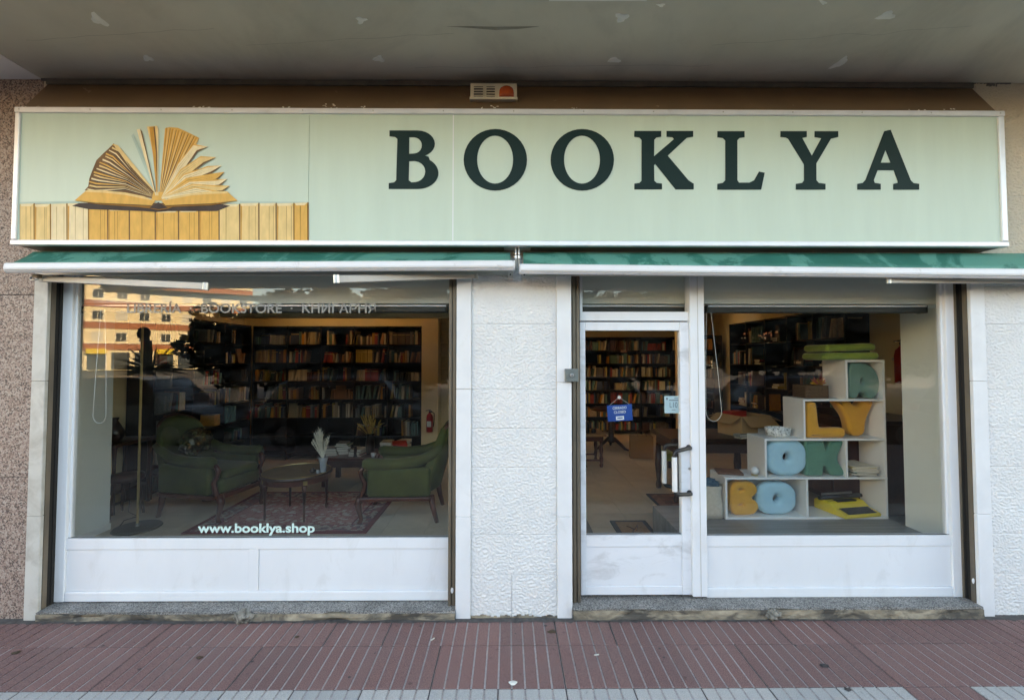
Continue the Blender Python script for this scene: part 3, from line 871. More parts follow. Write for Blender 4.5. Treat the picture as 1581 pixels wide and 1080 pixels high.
# grey piers beside the windows
gp = wall('pier_left', 'wall_grey', -4.499, -3.85, 0.302, 1.39)
struct(MB().box(-3.849, -3.835, 0.302, 1.391, FZ, FZ + 0.06).build('skirting_left', 'skirting', bevel=0.003))
wall('pier_right', 'wall_grey', 3.32, 4.399, 0.302, 0.76)
# lintel box over the glass with the dark blind cassettes under it
struct(MB().box(-4.4, 4.3, 0.20, 0.62, Z(469, 0.22), 2.849).build('lintel_box', 'wall_grey'))
zc0, zc1 = Z(482, 0.22), Z(471, 0.22)
for nm, a, b2, lab in (('l', 110, 688, 'dark roller blind cassette above the wide left window'), ('d', 897, 1058, 'dark roller blind cassette above the glass door'),
                  ('r', 1095, 1434, 'dark roller blind cassette above the right window')):
    u, v_ = X(a, 0.22), X(b2, 0.22)
    t_ = thing('roller_blind', lab, 'blind', ((u + v_) / 2, 0.24, zc0))
    MB().box(u, v_, 0.205, 0.285, zc0, zc1 - 0.012).build('cassette', 'blind_dark', t_, bevel=0.006)
    MB().box(u, v_, 0.203, 0.287, zc1 - 0.011, zc1 - 0.001).build('cassette_lid', 'aluminium', t_)
    for e in (u - 0.006, v_ + 0.001):
        MB().box(e, e + 0.005, 0.203, 0.287, zc0 - 0.003, zc1 - 0.001).build('end_cap', 'blind_dark', t_)
# beam across the ceiling of the left room
struct(MB().box(-4.1, -0.6, 3.35, 3.6, Z(489, 3.35, 560), 2.849).build('ceiling_beam', 'wall_beige'))
struct(MB().box(-1.42, -1.15, 4.3, 4.639, FZ, 2.849).build('wall_pillar', 'wall_beige'))
struct(MB().box(3.32, 3.62, 5.6, 5.9, FZ, 2.849).build('room_pillar', 'wall_beige'))
pf = MB().box(p1 + 0.02, 3.318, 0.16, 1.28, FZ, 0.35).build('display_platform', 'platform_wood', bevel=0.004)
struct(pf)

# ------------------------------------------------------------------ curve and text helpers
def eval_mesh(cu, name):
    tmp = bpy.data.objects.new('tmp', cu)
    COL.objects.link(tmp)
    dg = bpy.context.evaluated_depsgraph_get()
    me = bpy.data.meshes.new_from_object(tmp.evaluated_get(dg))
    bpy.data.objects.remove(tmp)
    me.name = name
    return me
def loops_mesh(name, loops, depth, bevel=0, offset=0, res=3):
    cu = bpy.data.curves.new(name, 'CURVE'); cu.dimensions = '2D'; cu.fill_mode = 'BOTH'
    cu.extrude = depth; cu.bevel_depth = bevel; cu.bevel_resolution = res; cu.offset = offset
    for lp in loops:
        sp = cu.splines.new('POLY'); sp.points.add(len(lp) - 1)
        for p, q in zip(sp.points, lp): p.co = (q[0], q[1], 0, 1)
        sp.use_cyclic_u = True
    return eval_mesh(cu, name)
def text_mesh(name, body, size=1, depth=0.0, offset=0, bevel=0, spacing=1, res=3, align='LEFT'):
    cu = bpy.data.curves.new(name, 'FONT'); cu.body = body; cu.size = size
    cu.extrude = depth; cu.offset = offset; cu.bevel_depth = bevel; cu.bevel_resolution = res
    cu.space_character = spacing; cu.align_x = align
    return eval_mesh(cu, name)
def upright(me, M=None):                     # curve plane x,y -> world x,z, front towards -y
    A = Matrix(((1, 0, 0, 0), (0, 0, -1, 0), (0, 1, 0, 0), (0, 0, 0, 1)))
    me.transform((M or Matrix()) @ A)
    return me
def mobj(name, me, mat_name, parent=None, smooth=False):
    me.materials.clear(); me.materials.append(M_(mat_name))
    if smooth: me.polygons.foreach_set('use_smooth', [True] * len(me.polygons))
    o = bpy.data.objects.new(name, me); COL.objects.link(o)
    if parent is not None:
        r = parent
        while r.parent: r = r.parent
        if r.type == 'EMPTY' or r.location.length: me.transform(Matrix.Translation(-r.location))
        o.parent = parent
    return o
def fit_text(name, body, pxl, pxr, pyt, pyb, Y, mat_name, parent, offset=0.012, cap=True, depth=0.0004, spacing=1):
    me = text_mesh(name, body, 1.0, 0, offset, spacing=spacing)
    xs = [v.co.x for v in me.vertices]; ys = [v.co.y for v in me.vertices]
    a = at(pxl, pyb, Y); b2 = at(pxr, pyt, Y)
    sx = (b2.x - a.x) / (max(xs) - min(xs)); sy = (b2.z - a.z) / (max(ys) - min(ys))
    for v in me.vertices:
        v.co = Vector((a.x + (v.co.x - min(xs)) * sx, Y, a.z + (v.co.y - min(ys)) * sy))
    return mobj(name, me, mat_name, parent)

# ------------------------------------------------------------------ shop sign
SY = -0.165
sg = thing('shop_sign', 'long mint green shop sign reading BOOKLYA with printed old books', 'sign', (0, -0.08, Z(381, SY)))
sx0, sx1 = X(21.5, SY, 280), X(1552, SY, 280)
sz0, sz1 = Z(380, SY), Z(169, SY)
wz = 3.60
# sloping brown cover
mb = MB()
mb.prismx([(SY + 0.012, sz1 - 0.004), (-0.001, wz), (-0.001, wz - 0.02), (SY + 0.03, sz1 - 0.03)], sx0 + 0.02, sx1 - 0.02)
mb.build('brown_cover', 'brown_paint', sg)
MB().box(sx0 + 0.02, sx1 - 0.02, -0.012, -0.001, wz + 0.0005, SOF - 0.004).build('cover_flashing', 'soot', sg)
MB().box(sx0 + 0.004, sx1 - 0.004, SY + 0.02, -0.001, sz0 + 0.004, sz1 - 0.012).build('sign_box', 'brown_paint', sg)
# flaked paint along the foot of the cover
fk = MB(); qf = random.Random(8)
def cov(x, f_):
    a_ = Vector((x, SY + 0.012, sz1 - 0.004)); b_ = Vector((x, -0.001, wz))
    return a_.lerp(b_, f_) + Vector((0, -0.0009, 0.0006))
for (pc, wd_, nn, hi) in ((40, 16, 7, 0.10), (310, 16, 9, 0.12), (440, 6, 4, 0.12), (505, 14, 10, 0.24), (560, 10, 6, 0.16), (755, 14, 8, 0.2), (890, 8, 4, 0.14), (1095, 10, 5, 0.1), (1230, 6, 3, 0.12), (1420, 14, 7, 0.12), (1470, 12, 6, 0.2)):
    for k in range(nn):
        x_ = X(pc + qf.uniform(-wd_, wd_), -0.15, 165); f_ = qf.uniform(0.03, hi); r_ = qf.uniform(0.003, 0.010); h_ = qf.uniform(0.01, 0.028)
        pts = [cov(x_ + r_ * math.cos(a) * qf.uniform(0.5, 1.4), f_ + h_ * math.sin(a) * qf.uniform(0.5, 1.3)) for a in [j * 0.8976 for j in range(7)]]
        fk.flat(pts)
o_ = fk.build('paint_flakes', 'plaster_patch', sg, fixn=False); o_['kind'] = 'stuff'
fw = 0.036
def fbar(nm, a, b2, c, d, y0=SY - 0.012):
    return MB().box(a, b2, y0, SY + 0.03, c, d).build(nm, 'aluminium', sg, bevel=0.006)
fbar('frame_top', sx0 - 0.004, sx1 + 0.004, sz1 - fw, sz1)
fbar('frame_bottom', sx0 - 0.002, sx1 + 0.002, sz0, sz0 + fw * 0.95)
fbar('frame_side', sx0, sx0 + fw * 0.9, sz0 + fw * 0.95 + 0.0005, sz1 - fw - 0.0005, SY - 0.010)
fbar('frame_side', sx1 - fw * 1.1, sx1, sz0 + fw * 0.95 + 0.0005, sz1 - fw - 0.0005, SY - 0.010)
for k in range(15):
    xx = sx0 + 0.03 + (sx1 - sx0 - 0.06) * k / 14
    MB().tube([(xx, SY - 0.0145, sz1 - 0.018), (xx, SY - 0.011, sz1 - 0.018)], 0.0045, 8).build('frame_screw', 'steel', sg)
PY = SY + 0.002
seams = [sx0 + 0.02, X(476.5, PY, 280), X(699.5, PY, 280), sx1 - 0.03]
for i, (a, b2) in enumerate(zip(seams[:-1], seams[1:])):
    MB().box(a + 0.0012, b2 - 0.0012, PY, PY + 0.012, sz0 + 0.02, sz1 - 0.02).build('sign_panel', 'sign_mint', sg)
MB().box(seams[2] - 0.0035, seams[2] + 0.0035, PY - 0.0006, PY, sz0 + 0.03, sz1 - 0.035).build('seam_tape', 'sign_white', sg)

def ell(cx, cy, rx, ry, a0, a1, n):
    return [(cx + rx * math.cos(R(a0 + (a1 - a0) * k / n)), cy + ry * math.sin(R(a0 + (a1 - a0) * k / n))) for k in range(n + 1)]
def letter(loops, ox, sc=2.7):
    L = []
    for lp in loops:
        L.append([(lambda q: (q.x, q.z))(at(ox + x / sc, y / sc, PY)) for x, y in lp])
    me = loops_mesh('letter', L, 0.0015)
    upright(me, Matrix.Translation((0, PY - 0.002, 0)))
    mobj('letter', me, 'sign_letter', sg)
# B
B = [(193, 545), (310, 545)] + ell(310, 600, 72, 55, -90, 65, 12) + [(356, 654)] + ell(312, 722, 85, 66, -55, 90, 14) + [(190, 788), (190, 764), (212, 761), (221, 752), (226, 580), (216, 572), (193, 569)]
Bh1 = [(275, 573), (296, 573)] + ell(294, 607, 34, 34, -85, 85, 10) + [(275, 642)]
Bh2 = [(275, 673), (296, 672)] + ell(296, 716, 46, 44, -85, 85, 10) + [(285, 761), (273, 752)]
letter([B, Bh1, Bh2], 530)
for cx in (634, 996):
    letter([ell(cx, 667, 132, 128, 0, 351, 39), ell(cx - 1, 666, 75, 100, 0, 351, 39)], 530)
K = [(1213, 547), (1325, 547), (1325, 571), (1305, 574), (1296, 584), (1295, 652), (1378, 581), (1372, 573), (1347, 571), (1347, 547), (1458, 547), (1458, 571),
     (1432, 575), (1352, 650), (1438, 752), (1454, 763), (1460, 766), (1460, 790), (1385, 790), (1300, 684), (1295, 690), (1296, 754), (1306, 763), (1328, 766), (1328, 790),
     (1213, 790), (1213, 766), (1234, 763), (1243, 754), (1243, 584), (1234, 574), (1213, 571)]
letter([K], 530)
Lt = [(155, 548), (268, 548), (268, 573), (247, 576), (238, 586), (238, 752), (245, 762), (288, 762), (308, 752), (328, 716), (352, 721), (337, 791), (155, 791), (155, 767), (177, 763), (188, 752), (188, 586), (178, 576), (155, 573)]
letter([Lt], 1050)
Yt = [(418, 548), (527, 548), (527, 572), (508, 576), (548, 650), (588, 577), (560, 572), (560, 548), (658, 548), (658, 572), (628, 579), (567, 682), (567, 752), (577, 763), (605, 767), (605, 791),
      (482, 791), (482, 767), (508, 763), (516, 752), (516, 686), (450, 579), (440, 574), (418, 572)]
letter([Yt], 1050)
At = [(850, 548), (876, 542), (960, 752), (972, 764), (995, 767), (995, 791), (888, 791), (888, 767), (906, 763), (906, 755), (890, 710), (822, 710), (806, 752), (810, 763), (835, 767), (835, 791),
      (738, 791), (738, 767), (760, 763), (772, 750)]
Ah = [(835, 679), (877, 679), (855, 625)]
letter([At, Ah], 1050)

# printed picture: an open book standing on a row of old books
MS = ['print_gold', 'print_gold_light', 'print_cream', 'print_amber', 'print_brown', 'print_dark', 'print_line', 'print_halo']
pic = MB()
lay_ = [0]
def pp(poly, m, bump_layer=True):
    if bump_layer: lay_[0] += 1
    y = PY - 0.0004 - lay_[0] * 0.00005
    pic.flat([at(x / 2.7, yy / 2.7, y) for x, yy in poly], MS.index(m))
pl, pb, ptop = 82, 1004, 850
pp([(pl, 842), (330, 838), (330, 846), (1000, 846), (1000, 838), (1284, 842), (1284, 856), (pl, 856)], 'print_halo')
pp([(pl, 850), (1284, 850), (1284, pb), (pl, pb)], 'print_line')
edges = [pl, 143, 211, 280, 370, 450, 540, 648, 745, 830, 914, 1000, 1080, 1152, 1226, 1284]
tops = [850, 852, 850, 848, 862, 868, 868, 876, 874, 868, 852, 848, 848, 848, 846]
for i, (a, b2) in enumerate(zip(edges[:-1], edges[1:])):
    mt = ['print_gold_light', 'print_gold_light', 'print_cream', 'print_cream', 'print_gold', 'print_gold', 'print_gold', 'print_gold', 'print_gold', 'print_gold', 'print_gold_light', 'print_gold_light', 'print_gold_light', 'print_gold_light', 'print_gold'][i]
    t0 = tops[i]
    pp([(a + 2, t0), (b2 - 4, t0 - 1), (b2 - 3, pb), (a + 2, pb)], mt)
    pp([(b2 - 3, t0 - 3), (b2 + 3, t0 - 2), (b2 + 3, pb), (b2 - 3, pb)], 'print_brown' if 3 < i < 13 else 'print_line', i == 0)
    pp([(a + 2, t0), (b2 - 3, t0 - 2), (b2 - 14, t0 + 9), (a + 8, t0 + 10)], 'print_cream')
    if i % 2: pp([(a + 3, t0 + 8), (a + 9, t0 + 12), (a + 7, pb), (a + 3, pb)], 'print_amber', False)
    for q in range(2):
        xx = a + (b2 - a) * rnd.uniform(0.3, 0.85)
        pp([(xx, t0 + 12), (xx + 1.6, t0 + 12), (xx + 1.2, pb), (xx + 0.2, pb)], 'print_line', q == 0)
pp([(330, 846), (900, 846), (960, 858), (905, 880), (700, 880), (655, 884), (600, 880), (370, 872), (300, 858)], 'print_dark')
# open book
cx, cyy = 660, 832
# left: dark fan of pages
pp([(352, 794), (368, 776), (372, 745), (384, 712), (402, 668), (430, 640), (452, 620), (474, 598), (504, 618), (640, 790), (664, 834), (560, 812)], 'print_brown')
for i in range(15):
    f_ = i / 14
    x = 366 + 108 * f_ ** 1.25 + 4 * math.sin(i * 2.1); y = 786 - 186 * f_ ** 0.92
    mx, my = x + (656 - x) * 0.5 + 10 - 22 * f_, y + (826 - y) * 0.5 - 20 + 12 * f_
    wv = 5.5 if i % 2 else 3
    pp([(x, y), (x + 30, y + 6 + 10 * f_), (mx, my), (654, 824), (656, 827), (mx + 1, my + wv * 0.6), (x + 28, y + 12 + 10 * f_), (x - 2, y + wv + 1)], ['print_cream', 'print_gold_light', 'print_gold'][i % 3])
    pp([(x - 1, y + wv + 1), (x + 28, y + 12 + 10 * f_), (mx + 1, my + wv * 0.6 + 1), (655, 827), (mx, my + 6.5), (x + 26, y + 17 + 8 * f_)], 'print_dark', False)
pp([(474, 600), (492, 606), (570, 700), (648, 800), (640, 798), (555, 705), (480, 615)], 'print_gold_light')
pp([(548, 566), (556, 556), (600, 660), (652, 812), (648, 812), (590, 668)], 'print_halo')
pp([(640, 800), (660, 800), (690, 795), (690, 836), (630, 836)], 'print_gold')
# upright middle pages
pp([(570, 540), (584, 538), (612, 640), (654, 815), (648, 815), (600, 650)], 'print_cream')
pp([(584, 538), (592, 548), (650, 800), (646, 800), (610, 640)], 'print_brown')
pp([(612, 528), (655, 525), (661, 540), (660, 815), (652, 815), (640, 650)], 'print_gold_light')
pp([(622, 530), (640, 528), (650, 640), (655, 800), (652, 800), (638, 650)], 'print_amber')
pp([(640, 528), (645, 527), (656, 640), (657, 800), (655, 800), (650, 640)], 'print_brown')
pp([(655, 525), (661, 545), (660, 815), (657, 815)], 'print_cream')
# right: block of warm pages
pp([(688, 535), (706, 530), (742, 533), (790, 555), (830, 575), (815, 610), (740, 735), (668, 822), (664, 815), (678, 650)], 'print_gold')
for k in range(17):
    t_ = k / 16
    x, y = 692 + 134 * t_, 532 + 42 * t_ ** 1.3
    wv = 2.2 if k % 3 else 6
    pp([(x, y), (x + wv, y + 1), (cx + 10 + 26 * t_, 800), (cx + 6 + 24 * t_, 800)], ['print_amber', 'print_gold_light', 'print_brown'][k % 3])
outl = [(838, 582), (868, 612), (866, 634), (902, 655), (896, 676), (924, 690), (918, 708), (936, 716), (930, 734), (948, 746), (942, 760), (958, 774), (950, 786), (952, 798)]
cols = ['print_cream', 'print_gold_light', 'print_cream', 'print_gold', 'print_cream', 'print_gold_light', 'print_cream']
for i in range(7):
    tx, ty_ = outl[2 * i]; bx_, by_ = outl[2 * i + 1]
    c1 = (740 + i * 12, ty_ + 0.52 * (800 - ty_) - 14); c2 = (752 + i * 12, by_ + 0.50 * (812 - by_) - 4)
    pp([(672, 824), c1, (tx - 30, ty_ + 18 - i), (bx_, by_), (tx - 18, ty_ + 44 - 2 * i), (c2[0] + 6, c2[1] + 8), (676, 830)], cols[i])
    pp([(bx_, by_), (tx - 18, ty_ + 44 - 2 * i), (c2[0] + 6, c2[1] + 8), (676, 830), (c2[0] + 8, c2[1] + 13), (tx - 14, ty_ + 50 - 2 * i)], 'print_brown')
    pp([c1, (tx - 30, ty_ + 18 - i), (bx_ - 6, by_ + 1), (tx - 32, ty_ + 24 - i), (c1[0] + 2, c1[1] + 4), (680, 822)], 'print_gold')
    for k in range(2):
        f_ = 0.35 + 0.3 * k
        pp([(690, 818), (c1[0] + (c2[0] - c1[0]) * f_, c1[1] + (c2[1] + 8 - c1[1]) * f_), (tx - 24, ty_ + 22 + 18 * f_ - i), (c1[0] + (c2[0] - c1[0]) * f_, c1[1] + (c2[1] + 8 - c1[1]) * f_ + 1.6)], 'print_line', False)
# thick lower page blocks and the spine
pp([(310, 836), (362, 792), (430, 793), (520, 802), (600, 818), (648, 838), (632, 856), (560, 852), (420, 846)], 'print_gold')
pp([(362, 792), (430, 793), (520, 802), (600, 818), (648, 838), (520, 812), (430, 803), (356, 800)], 'print_gold_light')
pp([(990, 836), (945, 797), (880, 798), (800, 806), (720, 820), (672, 838), (690, 856), (770, 852), (880, 848)], 'print_gold')
pp([(945, 797), (880, 798), (800, 806), (720, 820), (672, 838), (800, 814), (880, 808), (950, 806)], 'print_gold_light')
pp([(310, 836), (420, 848), (560, 855), (632, 858), (650, 846), (672, 846), (690, 858), (770, 855), (880, 850), (990, 837), (880, 856), (720, 862), (700, 870), (660, 876), (620, 868), (560, 862), (420, 853)], 'print_line')
pp([(622, 866), (660, 842), (700, 866), (662, 872)], 'print_dark')
pic.build('printed_picture', MS, sg, fixn=False)

# siren box on the cover
so = thing('alarm_siren', 'small beige alarm siren with orange light above the sign', 'alarm', tuple(at(762, 152, -0.09)))
YA = -0.135
a, b2 = at(726, 152, YA), at(798, 127, YA)
MB().box(a.x, b2.x, YA + 0.012, -0.04, a.z, b2.z).build('housing', 'siren_white', so, bevel=0.003)
MB().box(a.x - 0.004, b2.x + 0.004, YA - 0.004, -0.05, a.z - 0.006, a.z + 0.010).build('ledge', 'siren_white', so, bevel=0.002)
for (u, v_) in ((731.5, 745.5), (751, 764)):
    uu, vv = X(u, YA, 140), X(v_, YA, 140)
    MB().box(uu, vv, YA + 0.006, YA + 0.0118, Z(149, YA), Z(133, YA)).build('vent_opening', 'dark_gap', so)
    for k in range(4):
        zz = Z(148 - k * 4, YA)
        MB().box(uu - 0.001, vv + 0.001, YA + 0.002, YA + 0.0058, zz, zz + 0.006).build('vent_slat', 'siren_white', so)
cdm = at(782, 148, YA)
mb = MB()
prof = [(0.050, 0.0), (0.051, 0.02), (0.049, 0.045), (0.042, 0.062), (0.026, 0.074), (0.004, 0.078)]
mb.lathe(prof, (cdm.x, YA + 0.02, cdm.z - 0.002), 20, sy=0.55)
mb.build('strobe_light', 'siren_orange', so, smooth=True)

# ------------------------------------------------------------------ awnings
def awning(label, xl, xr, zl, zr, arms, cut_left):
    t = thing('awning', label, 'awning', ((xl + xr) / 2, -0.14, min(zl, zr)))
    def bar_z(x): return zl + (zr - zl) * (x - xl) / (xr - xl)
    n = 64; vs = []; fs = []
    YF = -0.215
    rows = [(-0.075, 2.440), (-0.095, 2.438), (-0.14, None), (-0.18, None), (YF, None)]
    for i in range(n + 1):
        x = xl + 0.02 + (xr - xl - 0.04) * i / n
        for j, (y, z) in enumerate(rows):
            zt = bar_z(x) + 0.064
            if z is None:
                f_ = (j - 1) / 3
                z = 2.438 + (zt - 2.438) * f_ + 0.006 * noise.noise((x * 2.2, j * 0.8, 0)) + 0.003 * noise.noise((x * 9.0, j * 0.5, 3)) - 0.008 * math.sin(math.pi * f_)
            vs.append((x, y, z))
    for i in range(n):
        for j in range(4):
            fs.append((i * 5 + j, i * 5 + j + 1, (i + 1) * 5 + j + 1, (i + 1) * 5 + j))
    fb = MB().add(vs, fs).build('fabric', 'awning_green', t, smooth=True)
    md = fb.modifiers.new('thick', 'SOLIDIFY'); md.thickness = 0.003
    # front bar with a rounded lip
    prof = [(YF - 0.022, 0.010), (YF - 0.028, 0.03), (YF - 0.024, 0.056), (YF - 0.012, 0.064), (YF + 0.018, 0.066), (YF + 0.018, 0.02), (YF - 0.006, 0.0)]
    mb = MB()
    k = len(prof)
    vs = [(xl, y, zl + z) for y, z in prof] + [(xr, y, zr + z) for y, z in prof]
    mb.add(vs, [tuple(range(k)), tuple(range(2 * k - 1, k - 1, -1))] + [(i, (i + 1) % k, (i + 1) % k + k, i + k) for i in range(k)])
    mb.build('front_bar', 'awning_bar', t, bevel=0.003)
    prof2 = [(YF - 0.0285, 0.0155), (YF - 0.0305, 0.0175), (YF - 0.0285, 0.0195)]
    mb = MB()
    mb.add([(xl + 0.002, y, zl + z) for y, z in prof2] + [(xr - 0.002, y, zr + z) for y, z in prof2], [(0, 1, 4, 3), (1, 2, 5, 4)])
    mb.build('bar_groove', 'arm_grey', t)
    for xx, zz in ((xl, zl), (xr, zr)):
        sg_ = -1 if xx == xl else 1
        q = [(y, z + zz) for y, z in prof]
        MB().prismx(q, xx + sg_ * 0.0005, xx + sg_ * 0.007).build('end_cap', 'awning_bar', t, bevel=0.002)
    MB().tube([(xl + 0.03, -0.066, 2.408), (xr - 0.03, -0.066, 2.408)], 0.030, 14).build('roller_tube', 'awning_green', t, smooth=False)
    MB().box(xl + 0.01, xr - 0.01, -0.03, -0.001, 2.30, 2.335).build('mounting_bar', 'arm_grey', t)
    for (p, q, r0, r1) in arms:
        d = (q - p).normalized()
        up = Vector((0, 0, 1)); sd_ = d.cross(up).normalized(); up = sd_.cross(d)
        mb = MB(); vs = []
        for c_, r_ in ((p, r0), (q, r1)):
            for (u, v2) in ((-.5, -1), (.5, -1), (.5, 1), (-.5, 1)):
                vs.append(c_ + sd_ * u * r_ + up * v2 * r_)
        mb.add(vs, [(0, 1, 2, 3), (7, 6, 5, 4)] + [(i, (i + 1) % 4, (i + 1) % 4 + 4, i + 4) for i in range(4)])
        ar = mb.build('folding_arm', 'arm_grey', t, bevel=0.005)
        MB().tube([q - up * r1 * 1.05, q + up * r1 * 1.05], r1 * 0.9, 10).build('elbow_joint', 'steel', ar)
        MB().tube([p - up * r0 * 1.1, p + up * r0 * 1.1], r0 * 0.95, 10).build('shoulder_joint', 'arm_grey', ar)
    return t
YB = -0.215
al = awning('rolled up green awning with white front bar over the left window', X(14, YB, 412), X(793, YB, 412), Z(421, YB - 0.02, 20), Z(417, YB - 0.02, 780),
       [(at(66, 430, -0.12), at(318, 442, -0.19), 0.019, 0.022), (at(735, 426, -0.08), at(520, 431, -0.20), 0.015, 0.024)], True)
ar_ = awning('rolled up green awning with white front bar over door and right window', X(803.5, YB, 412), 4.6, Z(422.5, YB - 0.02, 805), Z(433, YB - 0.02, 1700),
       [(at(1640, 434, -0.1), at(1372, 433.5, -0.18), 0.016, 0.016), (at(812, 428, -0.05), at(870, 424, -0.06), 0.008, 0.008)], False)
for t, pc, s_ in ((al, 796, -1), (ar_, 801.5, 1)):
    c = at(pc, 395, -0.13)
    MB().box(min(c.x, c.x + s_ * 0.075), max(c.x, c.x + s_ * 0.075), -0.13, -0.06, Z(383, -0.13), Z(380.5, -0.13)).build('ceiling_bracket', 'steel', t)
    MB().tube([(c.x + s_ * -0.002, -0.13, Z(381, -0.13)), (c.x - s_ * 0.001, -0.14, Z(391, -0.14)), (c.x - s_ * 0.001, -0.14, Z(393, -0.14))], 0.0065, 8).build('bracket_rod', 'steel', t)
    MB().lathe([(0.006, 0), (0.0085, 0.006), (0.0085, 0.02), (0.006, 0.026)], (c.x - s_ * 0.001, -0.142, Z(400, -0.14)), 10).build('bracket_nut', 'aluminium', t)
    MB().tube([(c.x, -0.138, Z(400, -0.14)), (c.x, -0.12, Z(413, -0.12))], 0.008, 8).build('bracket_leg', 'arm_grey', t)
    e = at(788 if s_ < 0 else 809.5, 424, -0.06)
    mb = MB().box(e.x - 0.017, e.x + 0.017, -0.062, -0.054, e.z - 0.025, e.z + 0.022)
    mb.box(e.x - 0.017, e.x + 0.017, -0.0538, -0.001, e.z - 0.025, e.z - 0.019)
    mb.build('wall_bracket', 'arm_grey', t, bevel=0.001)
    MB().tube([(e.x, -0.066, e.z), (e.x, -0.0625, e.z)], 0.006, 8).build('bracket_bolt', 'seal_black', t)
    e2 = at(778 if s_ < 0 else 820, 428, -0.05)
    MB().tube([(e2.x - s_ * -0.02, -0.05, e2.z + 0.02), (e2.x + s_ * 0.004, -0.05, e2.z), (e2.x - s_ * 0.03, -0.05, e2.z)], 0.005, 6).build('bracket_hook', 'arm_grey', t)

e = at(54, 429, -0.13)
MB().tube([(e.x + 0.028 * math.cos(a), -0.13 + 0.01 * math.sin(a), e.z + 0.016 * math.sin(a)) for a in [k * 0.4488 for k in range(15)]], 0.005, 6).build('crank_eye', 'steel', al, smooth=True)
MB().box(e.x + 0.01, e.x + 0.05, -0.16, -0.10, e.z - 0.002, e.z + 0.022).build('gear_box', 'rail_metal', al, bevel=0.004)
# lock box on the jamb by the door
lb = thing('shutter_switch', 'small grey metal key switch box on the jamb left of the door', 'switch', tuple(at(883, 588, -0.04)))
a, b2 = at(872.5, 589, -0.05), at(893.5, 569, -0.05)
MB().box(a.x, b2.x, -0.05, -0.0205, a.z, b2.z).build('switch_box', 'lock_green', lb, bevel=0.004)
c = (a + b2) / 2
MB().tube([(c.x, -0.058, c.z), (c.x, -0.0505, c.z)], 0.013, 14).build('key_cylinder', 'steel', lb, bevel=0.002)
MB().box(c.x - 0.0015, c.x + 0.0015, -0.0585, -0.0582, c.z - 0.006, c.z + 0.006).build('key_slot', 'seal_black', lb)
# screw plugs left in the pilaster
pg = MB().tube([(X(789, 0), -0.006, Z(523, 0)), (X(789, 0), 0.004, Z(523, 0))], 0.005, 8).build('wall_plug', 'trim_grey', bld)
pg = MB().tube([(X(797, 0), -0.006, Z(523, 0)), (X(797, 0), 0.004, Z(523, 0))], 0.005, 8).build('wall_plug', 'trim_grey', bld)

# writing on the glass
VY = 0.1073
fit_text('web_address', 'www.booklya.shop', 305, 486, 807, 826.5, VY, 'vinyl_mint', wl, offset=0.03)
fit_text('window_lettering', 'LIBRERÍA  ·  BOOKSTORE  ·  КНИГАРНЯ', 196, 580, 465, 483, VY, 'vinyl_frost', wl, offset=0.012)
# closed sign and notice behind the door glass
CY = 0.128
c = at(957, 637, CY)
cs = thing('closed_sign', 'blue CERRADO CLOSED sign hanging askew behind the door glass', 'sign', (c.x, CY, at(957, 651, CY).z))
Mt = Matrix.Translation(c) @ Matrix.Rotation(R(3.5), 4, 'Y')
hw = (X(976.5, CY) - X(938, CY)) / 2; hh = (Z(625, CY) - Z(650, CY)) / 2
Mt = Matrix.Translation(c) @ Matrix.Rotation(R(-3.5), 4, 'Y')
MB().box(-hw, hw, -0.0015, 0.0015, -hh, hh, M=Mt).build('sign_board', 'sign_blue', cs)
for body, z, wd, hgt, mn in (('CERRADO', 0.026, 1.12, 0.018, 'sign_white'), ('CLOSED', -0.003, 0.95, 0.018, 'sign_white')):
    me = text_mesh('sign_text', body, 1, 0, 0.015)
    xs = [v.co.x for v in me.vertices]; ys = [v.co.y for v in me.vertices]
    for v in me.vertices:
        v.co = Mt @ Vector(((v.co.x - (min(xs) + max(xs)) / 2) / (max(xs) - min(xs)) * hw * wd, -0.002, z + (v.co.y - min(ys)) / (max(ys) - min(ys)) * hgt))
    mobj('sign_text', me, mn, cs)
MB().box(-hw * 0.34, hw * 0.30, -0.0022, -0.0016, -hh * 0.86, -hh * 0.40, M=Mt).build('card_sticker', 'sign_white', cs)
MB().box(-hw * 0.24, hw * 0.20, -0.0026, -0.0023, -hh * 0.70, -hh * 0.56, M=Mt).build('sticker_print', 'sign_blue', cs)
hk = at(956, 613, 0.117)
MB().tube([Mt @ Vector((-hw * 0.8, 0, hh)), hk, Mt @ Vector((hw * 0.8, 0, hh))], 0.0012, 5).build('hanging_string', 'cord_white', cs)
MB().lathe([(0.012, 0), (0.011, 0.003), (0.004, 0.005)], n=10).xf(Matrix.Translation((hk.x, 0.1145, hk.z)) @ Matrix.Rotation(R(-90), 4, 'X')).build('suction_cup', 'label_white', cs)
a, b2 = at(1026, 637.5, 0.116), at(1051.5, 611, 0.116)
no = thing('paper_notice', 'pale blue paper notice numbered L10 on the door glass', 'notice', ((a.x + b2.x) / 2, 0.1155, a.z))
MB().box(a.x, b2.x, 0.1152, 0.1165, a.z, b2.z).build('sheet', 'notice_blue', no)
# print faces the street, so it sits on the street side of the sheet, seen through the glass
fit_text('notice_text', 'L10', 1034, 1046, 620.5, 629, 0.1150, 'ink_grey', no, offset=0.0)
for u0, u1, v0, v1 in ((1033, 1049, 616.8, 618.2), (1041, 1049, 613.8, 614.8), (1028.5, 1031, 613.5, 617), (1037, 1043, 632, 632.8)):
    a, b2 = at(u0, v1, 0.1150), at(u1, v0, 0.1150)
    MB().box(a.x, b2.x, 0.1149, 0.1151, a.z, b2.z).build('printed_line', 'ink_grey', no)

